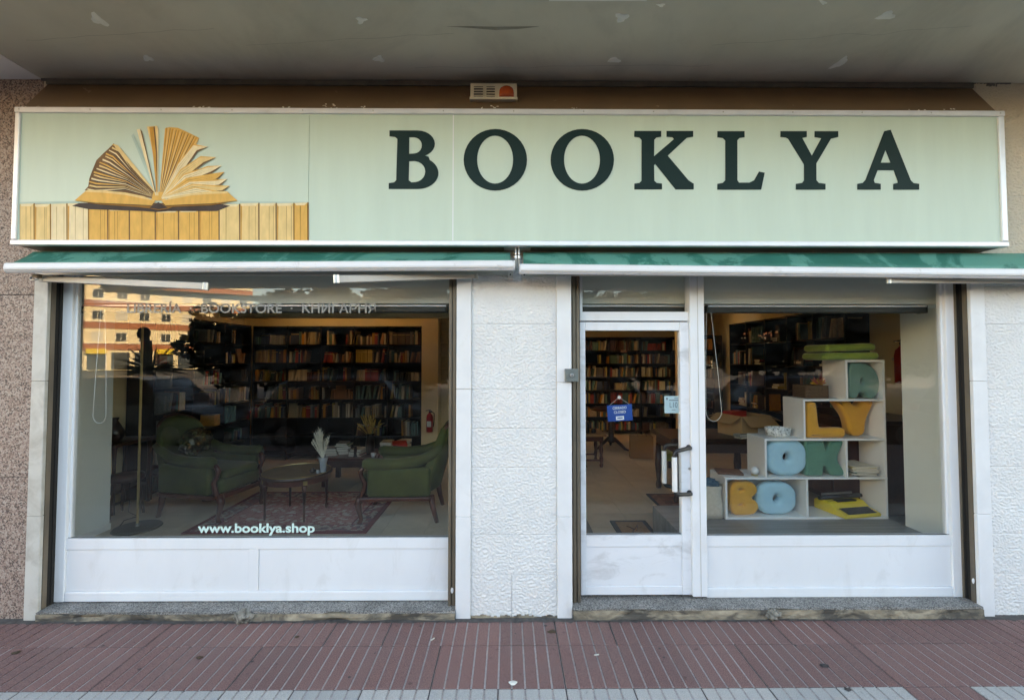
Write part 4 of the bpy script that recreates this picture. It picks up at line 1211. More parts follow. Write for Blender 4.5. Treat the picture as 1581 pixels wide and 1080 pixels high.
# ------------------------------------------------------------------ books and bookcases
BM = []
for i in range(len(BOOKC)):
    mb = MB().box(-0.5, 0.5, 0, 1, 0, 1, 0)
    mb.f[1:2] = []; mb.m[1:2] = []
    mb.add([(-0.5, 0, 1), (0.5, 0, 1), (0.5, 1, 1), (-0.5, 1, 1)], [(0, 1, 2, 3)], 1)
    # spine bands
    if i % 3 == 0:
        mb.box(-0.5, 0.5, -0.02, 0, 0.78, 0.84, 2)
    BM.append(mb.mesh('book', ['cover_%d' % i, 'paper', 'brass'], fixn=False))
BOOKS = [0]
CN = ['red', 'tan', 'dark green', 'navy blue', 'orange', 'dark brown', 'brown', 'cream', 'black', 'mustard', 'teal', 'rust brown', 'beige', 'grey']
ORD = ['first', 'second', 'third', 'fourth', 'fifth', 'sixth', 'seventh', 'eighth', 'ninth']
def book(Mw, wd, dp, ht, ci, label, group):
    o = bpy.data.objects.new('book', BM[ci]); COL.objects.link(o)
    o.matrix_world = Mw @ Matrix.Diagonal((wd, dp, ht, 1))
    tag(o, label, 'book', group)
    BOOKS[0] += 1
    return o
def bookcase(label, loc, rz, width, height, depth, rows, bays, fill, single=None, seed=1, stuff_label=None, skip=()):
    t = thing('bookcase', label, 'bookcase', loc, rz)
    q = random.Random(seed)
    Mw = Matrix.Translation(loc) @ Matrix.Rotation(rz, 4, 'Z')
    th = 0.022
    for k in range(bays + 1):
        xx = (width - th) * k / bays
        MB().box(xx, xx + th, 0, depth, 0, height).build('side_panel', 'shelf_black', t, local=True)
    bw = (width - th) / bays
    zz = [0.06 + (height - 0.085) * j / rows for j in range(rows + 1)]
    for k in range(bays):
        for z in zz:
            MB().box(k * bw + th + 0.0005, (k + 1) * bw - 0.0005, 0.004, depth - 0.012, z, z + th).build('shelf', 'shelf_black', t, local=True)
    MB().box(0.001, width - 0.001, depth - 0.011, depth, 0.01, height - 0.002).build('back_panel', 'shelf_black', t, local=True)
    st = MB()
    pitch = zz[1] - zz[0]
    for k in range(bays):
        for j in range(rows):
            if (k, j) in skip: continue
            x = k * bw + th + 0.006
            end = (k + 1) * bw - 0.01
            lean = 0
            base = q.choice([0.54, 0.62, 0.68, 0.74])
            run = 0; ci = 0
            while x < end - 0.02:
                if run <= 0:
                    if q.random() > fill:
                        x += q.uniform(0.06, 0.22); continue
                    run = q.randint(1, 7); ci = q.randrange(len(BOOKC)); samew = q.uniform(0.02, 0.042); sameh = q.uniform(-0.10, 0.08)
                    ser = q.random() < 0.4
                if not ser: ci = q.randrange(len(BOOKC)); samew = q.uniform(0.016, 0.045); sameh = q.uniform(-0.13, 0.10)
                run -= 1
                wd = samew * q.uniform(0.92, 1.08)
                if q.random() < 0.022 and x + 0.17 < end:
                    fw_, fh_ = q.uniform(0.12, 0.16), pitch * q.uniform(0.62, 0.8)
                    Ml = Matrix.Translation((x + fw_ / 2, 0.03, zz[j] + th + 0.001)) @ Matrix.Rotation(R(-8), 4, 'X')
                    if single:
                        book(Mw @ Ml, fw_, 0.022, fh_, ci, '%s book facing outward, %s shelf down, %s bay, %s' % (CN[ci], ORD[rows - 1 - j], ORD[k], single[0]), single[1])
                    else:
                        st.box(-fw_ / 2, fw_ / 2, 0, 0.022, 0, fh_, ci, M=Ml)
                    x += fw_ + 0.01
                    continue
                if x + wd > end: break
                ht = pitch * min(0.86, base + sameh)
                dp = depth * q.uniform(0.55, 0.72)
                tilt = q.uniform(-0.015, 0.015) if q.random() < 0.78 else q.uniform(0.06, 0.22)
                Ml = Matrix.Translation((x + wd / 2 + abs(tilt) * ht * 0.5, 0.02 + q.uniform(0, 0.03), zz[j] + th + 0.001 + abs(tilt) * wd * 0.5)) @ Matrix.Rotation(tilt, 4, 'Y')
                if single:
                    book(Mw @ Ml, wd, dp, ht, ci, '%s book on the %s shelf down, %s bay from left, %s' % (CN[ci], ORD[rows - 1 - j], ORD[k], single[0]), single[1])
                else:
                    me = BM[ci]
                    st.box(-wd / 2, wd / 2, 0, dp, 0, ht, ci, M=Ml)
                x += wd + 0.0012 + abs(tilt) * ht
    if not single and st.v:
        o = st.build('shelved_books', ['cover_%d' % i for i in range(len(BOOKC))], t, local=True)
        o['kind'] = 'stuff'
    return t
# behind the armchairs: along the back wall and along the left wall
xb0 = -4.162; xb1 = X(650, 4.30)
zsh = Z(503, 4.30, 520)
bookcase('long black bookcase across the back wall behind the round table', (xb0, 4.30, FZ), 0, xb1 - xb0, zsh - FZ, 0.32, 7, 5, 0.82,
         ('back wall bookcase', 'books on the back wall bookcase'), 5, skip=[(k, j) for k in range(5) for j in (0,)] + [(0, 1), (1, 1), (2, 1)])
bookcase('black bookcase along the left wall behind the left armchair', (-4.165, 2.28, FZ), R(90), 1.98, zsh - FZ, 0.31, 7, 3, 0.5, None, 8)
# far wall seen through the door, and the short return beside it
bookcase('black bookcase on the far wall seen through the door', (X(893, 6.7, 600), 6.70, FZ), 0, 2.05, Z(520, 6.7, 960) - FZ, 0.34, 7, 3, 0.85, None, 21)
bookcase('black bookcase on the slant to the right of the far wall, seen through the door', (3.50, 6.62, FZ), R(-58), 1.0, Z(520, 6.7, 960) - FZ, 0.30, 7, 2, 0.7, None, 23)
# right wall, seen through the right window, with lying books
rc = bookcase('black bookcase with lying book piles along the right wall behind the cube shelf', (4.09, 5.25, FZ), R(-90), 2.85, zsh - FZ + 0.1, 0.30, 6, 5, 0.32, None, 31)
def pile(label, loc, rz, n, w0, d0, seed, group='piles of books', name='book'):
    q = random.Random(seed)
    z = loc[2]
    for k in range(n):
        h = q.uniform(0.018, 0.04); a = rz + q.uniform(-0.2, 0.2)
        ci = q.choice([1, 7, 7, 13, 1, 0, 4, 10, 6, 9])
        wd, dp = w0 * q.uniform(0.8, 1.05), d0 * q.uniform(0.8, 1.05)
        Ml = Matrix.Translation((loc[0] + q.uniform(-.012, .012), loc[1] + q.uniform(-.012, .012), z)) @ Matrix.Rotation(a, 4, 'Z') @ Matrix.Translation((0, -dp / 2, 0))
        # lying book: cover boards with the page block between them
        mb = MB()
        mb.box(-wd / 2, wd / 2, 0, dp, 0, 0.0025, 0, M=Ml); mb.box(-wd / 2, wd / 2, 0, dp, h - 0.0025, h, 0, M=Ml)
        mb.box(-wd / 2, -wd / 2 + 0.003, 0, dp, 0.0026, h - 0.0026, 0, M=Ml)
        mb.box(-wd / 2 + 0.0031, wd / 2 - 0.004, 0.004, dp - 0.004, 0.0026, h - 0.0026, 1, M=Ml)
        o = mb.build(name, ['cover_%d' % ci, 'paper'])
        tag(o, '%s %s, %s from the bottom' % (CN[ci], label, ORD[k]), 'book', group)
        z += h + 0.0004
    return z
# a few lying piles on the right-hand case shelves
zr = [0.06 + (zsh - FZ + 0.1 - 0.085) * j / 6 + 0.024 + FZ for j in range(7)]
for (yy, j, n, sd_) in ((4.95, 2, 4, 1), (4.5, 2, 3, 2), (4.9, 3, 2, 3), (4.4, 4, 3, 4), (3.9, 5, 2, 5), (3.9, 3, 2, 6), (3.35, 4, 3, 7), (2.8, 4, 2, 8)):
    pile('book in the %s pile on the right wall bookcase' % ORD[sd_ - 1], (4.22, yy, zr[j]), R(90), n, 0.18, 0.22, 40 + sd_, 'lying books on the right wall bookcase')

# ------------------------------------------------------------------ armchairs
def rb(b_, name, x0, x1, y0, y1, z0, z1, m, parent, bv=0.05, M=None, seg=5):
    return MB().box(x0, x1, y0, y1, z0, z1, M=M).build(name, m, parent, bevel=bv, seg=seg, local=True)
def armchair(label, loc, rz):
    t = thing('armchair', label, 'armchair', loc, rz, 'green velvet armchairs')
    dp, wd = 0.74, 0.66
    # local: faces +x
    rb(t, 'seat', -0.30, 0.37, -0.27, 0.27, 0.27, 0.43, 'velvet_green', t, 0.05)
    rb(t, 'seat_cushion', -0.24, 0.375, -0.235, 0.235, 0.405, 0.50, 'velvet_green', t, 0.04)
    # curved, tilted back with rolled crest
    mb = MB(); vs = []; fs = []
    n, mz = 12, 10
    for side in (0, 1):
        for j in range(mz + 1):
            v_ = j / mz
            z = 0.30 + 0.63 * v_
            for i in range(n + 1):
                u = -1 + 2 * i / n
                hw = 0.325 - 0.035 * v_ - 0.06 * v_ ** 4
                crest = 0.085 * (1 - u * u) * v_ ** 2
                curve = 0.15 * u * u * (0.75 - 0.25 * v_)
                x = -0.30 - 0.19 * v_ ** 1.2 + curve
                if side: x -= 0.10 - 0.03 * v_ + 0.02 * math.sin(v_ * 3.14)
                else: x += 0.025 * math.sin(v_ * 3.14) * (1 - u * u)
                vs.append((x, u * hw, z + crest))
    N = (n + 1) * (mz + 1)
    for j in range(mz):
        for i in range(n):
            a = j * (n + 1) + i
            fs.append((a, a + 1, a + n + 2, a + n + 1)); fs.append((a + N, a + N + n + 1, a + N + n + 2, a + N + 1))
    for i in range(n):
        fs.append((i, i + N, i + 1 + N, i + 1)); a = mz * (n + 1) + i; fs.append((a, a + 1, a + 1 + N, a + N))
    for j in range(mz):
        a = j * (n + 1); fs.append((a, a + n + 1, a + n + 1 + N, a + N)); a += n; fs.append((a, a + N, a + n + 1 + N, a + n + 1))
    MB().add(vs, fs).build('backrest', 'velvet_green', t, smooth=True, local=True, bevel=0.025, seg=3)
    cr = []
    for i in range(13):
        u = -1 + 2 * i / 12
        cr.append((-0.535 + 0.075 * u * u, u * 0.235, 0.925 + 0.085 * (1 - u * u)))
    MB().tube(cr, [0.014] + [0.022] * 11 + [0.014], 10).build('crest_rail', 'mahogany', t, smooth=True, local=True)
    for s in (-1, 1):
        y = s * 0.30
        rb(t, 'arm_panel', -0.33, 0.29, y - 0.045, y + 0.045, 0.27, 0.56, 'velvet_green', t, 0.035)
        MB().tube([(-0.43, y * 0.93, 0.74), (-0.34, y * 0.97, 0.675), (-0.2, y, 0.615), (0.0, y + s * 0.004, 0.59), (0.18, y + s * 0.010, 0.592), (0.29, y + s * 0.014, 0.60), (0.335, y + s * 0.014, 0.598)], [0.035, 0.046, 0.055, 0.056, 0.060, 0.060, 0.040], 14).build('arm_roll', 'velvet_green', t, smooth=True, local=True)
        # carved wooden arm support
        MB().tube([(0.33, y, 0.575), (0.365, y, 0.52), (0.35, y, 0.46), (0.315, y, 0.40), (0.33, y, 0.33), (0.36, y, 0.26)], [0.022, 0.026, 0.02, 0.024, 0.026, 0.028], 8).build('arm_support', 'mahogany', t, smooth=True, local=True)
        MB().tube([(0.36, y * 0.93, 0.27), (0.39, y * 0.95, 0.20), (0.375, y * 0.95, 0.12), (0.355, y * 0.95, 0.05), (0.375, y * 0.96, 0.0)], [0.04, 0.036, 0.026, 0.020, 0.026], 10).build('leg', 'mahogany', t, smooth=True, local=True)
        MB().tube([(-0.33, y * 0.9, 0.27), (-0.35, y * 0.9, 0.15), (-0.39, y * 0.9, 0.0)], [0.034, 0.028, 0.022], 8).build('leg', 'mahogany', t, smooth=True, local=True)
        MB().box(-0.33, 0.36, y - 0.045, y + 0.045, 0.235, 0.272).build('side_apron', 'mahogany', t, bevel=0.008, local=True)
    MB().box(0.345, 0.378, -0.25, 0.25, 0.225, 0.27).build('front_apron', 'mahogany', t, bevel=0.008, local=True)
    return t
armchair('green velvet armchair to the right of the round table, facing left', (-1.12, 1.80, FZ), R(182))
armchair('green velvet armchair to the left of the round table, with a shiny wrapped parcel', (-3.20, 1.90, FZ), R(-12))
# shiny wrapped parcel on the left chair
bm = bmesh.new(); bmesh.ops.create_icosphere(bm, subdivisions=4, radius=1)
for v in bm.verts:
    q = v.co.copy()
    v.co = Vector((q.x * 0.045, q.y * 0.20, q.z * 0.13)) * (1 + 0.35 * noise.noise(q * 2.6) + 0.08 * noise.noise(q * 7))
me = bpy.data.meshes.new('wrapped_parcel'); bm.to_mesh(me); bm.free(); me.materials.append(MATS['wrap_plastic'])
me.polygons.foreach_set('use_smooth', [True] * len(me.polygons))
o = bpy.data.objects.new('wrapped_parcel', me); COL.objects.link(o); o.location = (-3.40, 1.92, FZ + 0.74); o.rotation_euler = (R(12), R(-22), R(-12))
tag(o, 'crumpled shiny plastic wrapped parcel leaning on the left armchair back', 'parcel')

# ------------------------------------------------------------------ rug, round table, pampas
xr0, xr1, yr0, yr1 = -3.07, -1.34, 1.26, 2.55
mb = MB()
def ring(e0, e1, z, m):
    mb.box(xr0 + e0, xr1 - e0, yr0 + e0, yr0 + e1, FZ + 0.001, z, m); mb.box(xr0 + e0, xr1 - e0, yr1 - e1, yr1 - e0, FZ + 0.001, z, m)
    mb.box(xr0 + e0, xr0 + e1, yr0 + e1, yr1 - e1, FZ + 0.001, z, m); mb.box(xr1 - e1, xr1 - e0, yr0 + e1, yr1 - e1, FZ + 0.001, z, m)
ring(0, 0.05, FZ + 0.010, 0); ring(0.05, 0.20, FZ + 0.011, 1); ring(0.20, 0.215, FZ + 0.010, 0)
mb.box(xr0 + 0.215, xr1 - 0.215, yr0 + 0.215, yr1 - 0.215, FZ + 0.001, FZ + 0.011, 2)
tag(mb.build('rug', ['rug_maroon', 'rug_border', 'rug_field']), 'red and cream patterned rug under the round table', 'rug')

tc = Vector((-2.235, 1.78, FZ + 0.012))
tb = thing('side_table', 'small round wooden table with four turned legs between the armchairs', 'table', tc)
ht = Z(727, 1.78, 464) - tc.z
MB().lathe([(0.30, ht - 0.085), (0.325, ht - 0.08), (0.325, ht - 0.028), (0.31, ht - 0.027)], n=40).build('apron', 'mahogany', tb, smooth=False, local=True)
MB().lathe([(0.315, ht - 0.026), (0.345, ht - 0.022), (0.350, ht - 0.010), (0.345, ht + 0.002), (0.334, ht + 0.004)], n=48).build('table_top', 'dark_wood', tb, local=True)
MB().lathe([(0.333, ht - 0.002), (0.335, ht + 0.010), (0.328, ht + 0.011), (0.326, ht + 0.001)], n=48).build('gallery_rim', 'brass', tb, local=True)
MB().lathe([(0.325, ht + 0.0045), (0.325, ht + 0.006)], n=40).build('marble_inset', 'marble_top', tb, local=True)
for k in range(4):
    a = R(38 + 90 * k)
    c, s = math.cos(a), math.sin(a)
    prof = [(0.010, 0), (0.012, 0.04), (0.010, 0.06), (0.016, 0.30), (0.020, ht - 0.15), (0.014, ht - 0.14), (0.024, ht - 0.12), (0.024, ht - 0.086)]
    MB().lathe(prof, (0.30 * c, 0.30 * s, 0), 12).build('leg', 'mahogany', tb, smooth=True, local=True)
    MB().box(-0.02, 0.02, -0.005, 0.005, ht - 0.075, ht - 0.035, M=Matrix.Translation((0.327 * c, 0.327 * s, 0)) @ Matrix.Rotation(a + R(90), 4, 'Z')).build('leg_block', 'brass', tb, local=True)
vz = tc.z + ht + 0.0065
vc = Vector((X(499, 1.72, 715), 1.72, vz))
vt = thing('pampas_vase', 'white pampas plumes in a slim grey vase on the round table', 'vase', vc)
MB().lathe([(0.028, 0), (0.034, 0.006), (0.030, 0.02), (0.036, 0.10), (0.050, 0.155), (0.046, 0.156), (0.03, 0.10), (0.02, 0.02)], n=20).build('vase', 'clear_vase', vt, smooth=True, local=True)
mb = MB(); q = random.Random(4)
for k in range(44):
    a = q.uniform(0, 6.28); sp = q.uniform(0.0, 0.125)
    tip = Vector((sp * math.cos(a) * 1.2 - 0.045, sp * math.sin(a) * 0.7, 0.41 + q.uniform(-0.08, 0.04) - sp * 0.5))
    basep = Vector((0.0, 0, 0.13))
    for h in range(26):
        f_ = 0.30 + 0.70 * h / 25
        p = basep.lerp(tip, f_)
        r = 0.030 * math.sin(min(1, (f_ - 0.25) / 0.5) * 1.57) * (1.15 - 0.5 * f_)
        a2 = q.uniform(0, 6.28)
        d = Vector((math.cos(a2) * r * 1.3, math.sin(a2) * r * 1.3, r * 1.5))
        sdv = Vector((-math.sin(a2), math.cos(a2), 0)) * 0.0022
        mb.add([p - sdv, p + sdv, p + d + sdv * 0.3, p + d - sdv * 0.3], [(0, 1, 2, 3)])
    mb.tube([basep, tip], 0.0025, 5)
pl_ = mb.build('pampas_plume', 'pampas', vt, local=True, fixn=False)
o = thing('trinket_box', 'small dark glass trinkets beside the pampas vase on the round table', 'ornament', (vc.x - 0.10, vc.y - 0.02, vz))
MB().lathe([(0.02, 0), (0.034, 0.012), (0.030, 0.03), (0.010, 0.038), (0.012, 0.048), (0.004, 0.052)], n=16).build('bowl', 'dark_vase', o, smooth=True, local=True)
MB().lathe([(0.018, 0), (0.02, 0.03), (0.016, 0.034)], (0.06, -0.01, 0), n=14).build('dish', 'clear_vase', o, local=True)

# floor lamp
lp = atz(212, 815, FZ)
ft = thing('floor_lamp', 'slim brass floor lamp on a flat round base by the grey pier', 'lamp', lp)
MB().lathe([(0.195, 0), (0.20, 0.006), (0.19, 0.018), (0.02, 0.024), (0.014, 0.05)], n=36).build('lamp_base', 'lamp_base', ft, local=True)
topz = Z(494, lp.y, 222) - FZ
MB().tube([(0, 0, 0.03), (0, 0, topz)], 0.011, 12).build('lamp_pole', 'brass', ft, local=True)
MB().tube([(0, 0, topz), (0.03, -0.01, topz + 0.05), (0.12, -0.03, topz + 0.06)], 0.008, 8).build('lamp_arm', 'brass', ft, local=True)
MB().lathe([(0.09, -0.06), (0.085, -0.03), (0.05, 0.0), (0.015, 0.012)], (0.16, -0.04, topz + 0.05), 20).build('lamp_shade', 'lamp_base', ft, smooth=True, local=True)
MB().tube([(-0.19, 0.0, 0.004), (-0.25, 0.12, 0.004), (-0.3, 0.2, 0.004), (-0.26, 0.32, 0.004), (-0.42, 0.4, 0.02), (-0.5, 0.5, 0.3)], 0.004, 6).build('lamp_cable', 'seal_black', ft, local=True)

# dark console with a vase at the left wall, dark stool under it
cn = thing('console_table', 'dark wooden console table against the beige left wall', 'table', (-4.30, 2.05, FZ))
MB().box(-0.17, 0.17, -0.30, 0.22, 0.70, 0.74).build('table_top', 'dark_wood', cn, bevel=0.006, local=True)
for u in (-0.14, 0.14):
    for v_ in (-0.27, 0.19):
        MB().lathe([(0.018, 0), (0.014, 0.06), (0.022, 0.3), (0.014, 0.5), (0.024, 0.698)], (u, v_, 0), 10).build('leg', 'dark_wood', cn, smooth=True, local=True)
MB().box(-0.13, 0.13, -0.25, 0.17, 0.20, 0.225).build('lower_shelf', 'dark_wood', cn, local=True)
o = MB().lathe([(0.05, 0), (0.085, 0.05), (0.09, 0.11), (0.05, 0.19), (0.028, 0.23), (0.04, 0.26), (0.034, 0.262)], (-4.27, 1.90, FZ + 0.7405), 24).build('vase', 'dark_vase', smooth=True)
tag(o, 'dark bulbous vase on the console table by the left wall', 'vase')
st_ = thing('stool', 'dark low stool beside the console table', 'stool', (-4.05, 1.80, FZ))
MB().lathe([(0.15, 0.36), (0.165, 0.37), (0.16, 0.42), (0.06, 0.44)], n=24).build('seat', 'dark_wood', st_, smooth=True, local=True)
for k in range(3):
    a = R(20 + 120 * k)
    MB().tube([(0.11 * math.cos(a), 0.11 * math.sin(a), 0.37), (0.16 * math.cos(a), 0.16 * math.sin(a), 0)], [0.016, 0.012], 8).build('leg', 'dark_wood', st_, local=True)

# low table with piles, wheat bouquet
lt = thing('low_table', 'long dark low table with book piles behind the right armchair', 'table', (-1.78, 3.0, FZ))
zt = Z(706, 2.75, 560) - FZ
MB().box(-0.66, 0.66, -0.27, 0.33, zt - 0.04, zt).build('table_top', 'mahogany', lt, bevel=0.006, local=True)
MB().box(-0.60, 0.60, -0.23, 0.29, zt - 0.13, zt - 0.041).build('table_apron', 'dark_wood', lt, local=True)
for u in (-0.58, 0.58):
    for v_ in (-0.20, 0.26):
        MB().box(u - 0.03, u + 0.03, v_ - 0.03, v_ + 0.03, 0, zt - 0.131).build('leg', 'dark_wood', lt, bevel=0.006, local=True)
zt += FZ + 0.0005
lay2 = ['leftmost', 'second', 'third', 'tall fourth', 'rightmost', 'front right']
for (px, n, yy, sd_) in ((512, 3, 2.95, 1), (531, 5, 3.02, 2), (553, 3, 2.9, 3), (599, 7, 3.0, 4), (622, 5, 3.05, 5), (612, 4, 2.85, 6)):
    pile('book in the %s pile on the low table' % lay2[sd_ - 1], (X(px, yy, 700), yy, zt), rnd.uniform(-0.3, 0.3), n, 0.17, 0.23, sd_, 'book piles on the low table')
wv = thing('wheat_bouquet', 'dried wheat bouquet in a dark vase on the low table', 'bouquet', (X(572, 3.0, 690), 2.98, zt))
MB().lathe([(0.05, 0), (0.055, 0.02), (0.06, 0.12), (0.045, 0.24), (0.055, 0.26), (0.05, 0.262)], n=20).build('vase', 'dark_vase', wv, smooth=True, local=True)
mb = MB()
for k in range(46):
    a = q.uniform(0, 6.28); sp = q.uniform(0.02, 0.20)
    tip = Vector((sp * math.cos(a), sp * math.sin(a) * 0.8, q.uniform(0.42, 0.56) - sp * 0.35))
    b0 = Vector((0, 0, 0.22)); e = b0.lerp(tip, 0.72)
    mb.tube([b0, e], 0.0018, 4)
    mb.tube([e, e.lerp(tip, 0.3), e.lerp(tip, 0.8), tip], [0.004, 0.011, 0.009, 0.002], 5)
mb.build('wheat_ears', 'wheat', wv, local=True)
for px, lab, nm, prof, m in ((549, 'dark candle stand on the low table beside the wheat bouquet', 'candle_stand', [(0.03, 0), (0.02, 0.02), (0.018, 0.13), (0.026, 0.14)], 'dark_vase'),
                    (577, 'small white cup on the low table in front of the wheat bouquet', 'cup', [(0.02, 0), (0.03, 0.01), (0.035, 0.05), (0.03, 0.052)], 'ceramic_white')):
    o = MB().lathe(prof, (X(px, 2.8, 700), 2.79, zt), 16).build(nm, m, smooth=True)
    tag(o, lab, 'ornament')
o = MB().box(-0.09, 0.09, -0.12, 0.12, 0, 0.05, M=Matrix.Translation((X(617, 2.8, 690), 2.80, zt + 0.135)) @ Matrix.Rotation(0.3, 4, 'Z')).build('red_box', 'carton_tape', bevel=0.003)
tag(o, 'flat red box on top of the book pile on the low table', 'box')

# fire extinguishers
def extinguisher(label, loc, sc=1.0):
    t = thing('fire_extinguisher', label, 'fire extinguisher', loc)
    MB().lathe([(0.05, 0), (0.07, 0.01), (0.072, 0.30), (0.06, 0.36), (0.025, 0.40), (0.02, 0.42)], n=20).build('cylinder', 'ext_red', t, smooth=True, local=True)
    MB().box(-0.02, 0.05, -0.012, 0.012, 0.42, 0.45).build('valve', 'seal_black', t, local=True)
    MB().box(-0.02, 0.09, -0.008, 0.008, 0.455, 0.47, M=Matrix.Rotation(R(-8), 4, 'Y')).build('lever', 'seal_black', t, local=True)
    MB().tube([(0.045, 0, 0.43), (0.10, -0.02, 0.40), (0.10, -0.03, 0.28), (0.085, -0.03, 0.12)], 0.009, 8).build('hose', 'seal_black', t, smooth=True, local=True)
    MB().box(-0.045, 0.045, -0.0745, -0.071, 0.12, 0.24).build('label_plate', 'label_white', t, local=True)
    MB().box(-0.03, 0.03, 0.07, 0.10, 0.25, 0.28).build('bracket', 'steel', t, local=True)
    t.scale = (sc, sc, sc)
    return t
extinguisher('red fire extinguisher on the beige pillar behind the right armchair', (X(663, 4.18, 650), 4.20, Z(667, 4.18, 663)), 0.75)
extinguisher('red fire extinguisher on the wall just left of the right grey pier', (X(1393, 1.8, 545), 1.8, Z(592, 1.8, 1388)), 1.0)
# wall lamps of pale paper at the edge of the pillar
hg = thing('wall_hanging', 'tall pale patterned wall hanging right of the beige pillar', 'wall hanging', (-1.02, 4.55, 1.35))
for k in range(5):
    MB().box(-0.12, 0.12, 0, 0.03, 0.86 - k * 0.21, 1.06 - k * 0.21).build('panel', 'lime_wash', hg, bevel=0.01, local=True)

# ------------------------------------------------------------------ seen through the door
dt = thing('wooden_table', 'small brown wooden table with turned legs inside the door', 'table', (1.02, 4.05, FZ))
zt = 0.50
MB().box(-0.35, 0.45, -0.32, 0.25, zt - 0.035, zt).build('table_top', 'kraft', dt, bevel=0.006, local=True)
MB().box(-0.31, 0.41, -0.28, 0.21, zt - 0.11, zt - 0.0355).build('apron', 'mahogany', dt, local=True)
for u in (-0.28, 0.38):
    for v_ in (-0.25, 0.18):
        MB().lathe([(0.022, 0), (0.03, 0.03), (0.018, 0.06), (0.03, 0.12), (0.018, 0.18), (0.032, 0.26), (0.02, 0.33), (0.03, zt - 0.111)], (u, v_, 0), 12).build('leg', 'mahogany', dt, smooth=True, local=True)
for v_ in (-0.25, 0.18):
    MB().box(-0.255, 0.355, v_ - 0.012, v_ + 0.012, 0.09, 0.115).build('stretcher', 'mahogany', dt, local=True)
for k, (xx, lab) in enumerate(((1.20, 'dark glass bottle on the small table inside the door'), (1.30, 'short dark jar on the small table inside the door'))):
    pr = [(0.03, 0), (0.035, 0.02), (0.035, 0.12), (0.012, 0.17), (0.012, 0.22), (0.015, 0.225)] if k == 0 else [(0.03, 0), (0.04, 0.01), (0.04, 0.06), (0.03, 0.07)]
    tag(MB().lathe(pr, (xx, 3.88, FZ + zt + 0.0005), 16).build('bottle' if k == 0 else 'jar', 'dark_vase', smooth=True), lab, 'bottle' if k == 0 else 'jar')
pile('book in the pile on the small table inside the door', (1.06, 3.95, FZ + zt + 0.0005), 0.2, 5, 0.18, 0.24, 77, 'books on the small table inside the door')
pt = thing('pedestal_table', 'dark pedestal table with splayed feet below the blue sign', 'table', (1.86, 5.15, FZ))
MB().lathe([(0.36, 0.70), (0.38, 0.71), (0.38, 0.73), (0.36, 0.74)], n=32).build('table_top', 'dark_wood', pt, local=True)
MB().lathe([(0.06, 0.12), (0.09, 0.16), (0.05, 0.22), (0.06, 0.45), (0.04, 0.55), (0.09, 0.70)], n=16).build('column', 'dark_wood', pt, smooth=True, local=True)
for k in range(3):
    a = R(200 + 120 * k)
    c, s = math.cos(a), math.sin(a)
    MB().tube([(0.05 * c, 0.05 * s, 0.20), (0.16 * c, 0.16 * s, 0.12), (0.27 * c, 0.27 * s, 0.03), (0.34 * c, 0.34 * s, 0.015)], [0.035, 0.03, 0.024, 0.015], 8).build('foot', 'dark_wood', pt, smooth=True, local=True)
bc = atz(990, 706, FZ)
pbag = thing('paper_bag', 'brown kraft paper bag standing on the floor inside the door', 'bag', bc, R(-8))
mb = MB()
w2, d2, h2 = 0.185, 0.09, 0.36
vs = [(-w2, -d2, 0), (w2, -d2, 0), (w2, d2, 0), (-w2, d2, 0), (-w2, -d2, h2), (w2, -d2, h2), (w2 * .97, d2 * .9, h2), (-w2 * .97, d2 * .9, h2), (-w2 * .9, 0, h2 * .6), (w2 * .9, 0, h2 * .6)]
mb.add(vs, [(0, 3, 2, 1), (0, 1, 5, 4), (2, 3, 7, 6), (1, 2, 9), (2, 6, 9), (6, 5, 9), (5, 1, 9), (3, 0, 8), (0, 4, 8), (4, 7, 8), (7, 3, 8)])
mb.build('bag_body', 'kraft', pbag, local=True)
for yy in (-d2, d2):
    MB().tube([(-0.07, yy, h2), (-0.06, yy, h2 + 0.07), (0.0, yy * 0.9, h2 + 0.1), (0.06, yy, h2 + 0.07), (0.07, yy, h2)], 0.005, 6).build('bag_handle', 'leather_brown', pbag, local=True)
mb = MB().box(1.02, 1.38, 1.08, 1.56, FZ + 0.001, FZ + 0.011, 0)
mb.box(1.065, 1.335, 1.125, 1.515, FZ + 0.0112, FZ + 0.013, 1)
mb.tube([(1.14, 1.2, FZ + 0.014), (1.26, 1.42, FZ + 0.014), (1.22, 1.28, FZ + 0.014), (1.15, 1.40, FZ + 0.014)], 0.006, 5, 2)
tag(mb.build('doormat', ['mat_edge', 'doormat_coir', 'leather_brown']), 'small coir doormat with dark border just inside the door', 'doormat')
mb = MB().box(1.66, 2.3, 1.3, 2.45, FZ + 0.001, FZ + 0.009, 0)
mb.box(1.69, 2.27, 1.33, 2.42, FZ + 0.0092, FZ + 0.011, 1)
tag(mb.build('runner_rug', ['mat_edge', 'mat_field']), 'brown patterned rug with dark edge to the right inside the door', 'rug')
gf = atz(1042, 722, FZ)
t = thing('footstool', 'low green upholstered footstool seen behind the door handles', 'footstool', (gf.x + 0.12, gf.y + 0.15, FZ))
MB().box(-0.25, 0.25, -0.18, 0.18, 0.10, 0.22).build('cushion', 'cushion_lime', t, bevel=0.03, seg=4, local=True)
for u in (-0.2, 0.2):
    for v_ in (-0.14, 0.14):
        MB().box(u - 0.02, u + 0.02, v_ - 0.02, v_ + 0.02, 0, 0.10).build('leg', 'dark_wood', t, local=True)

# ------------------------------------------------------------------ right window display
PZ = 0.351
cfY = at(1245, 801, 1.0).y
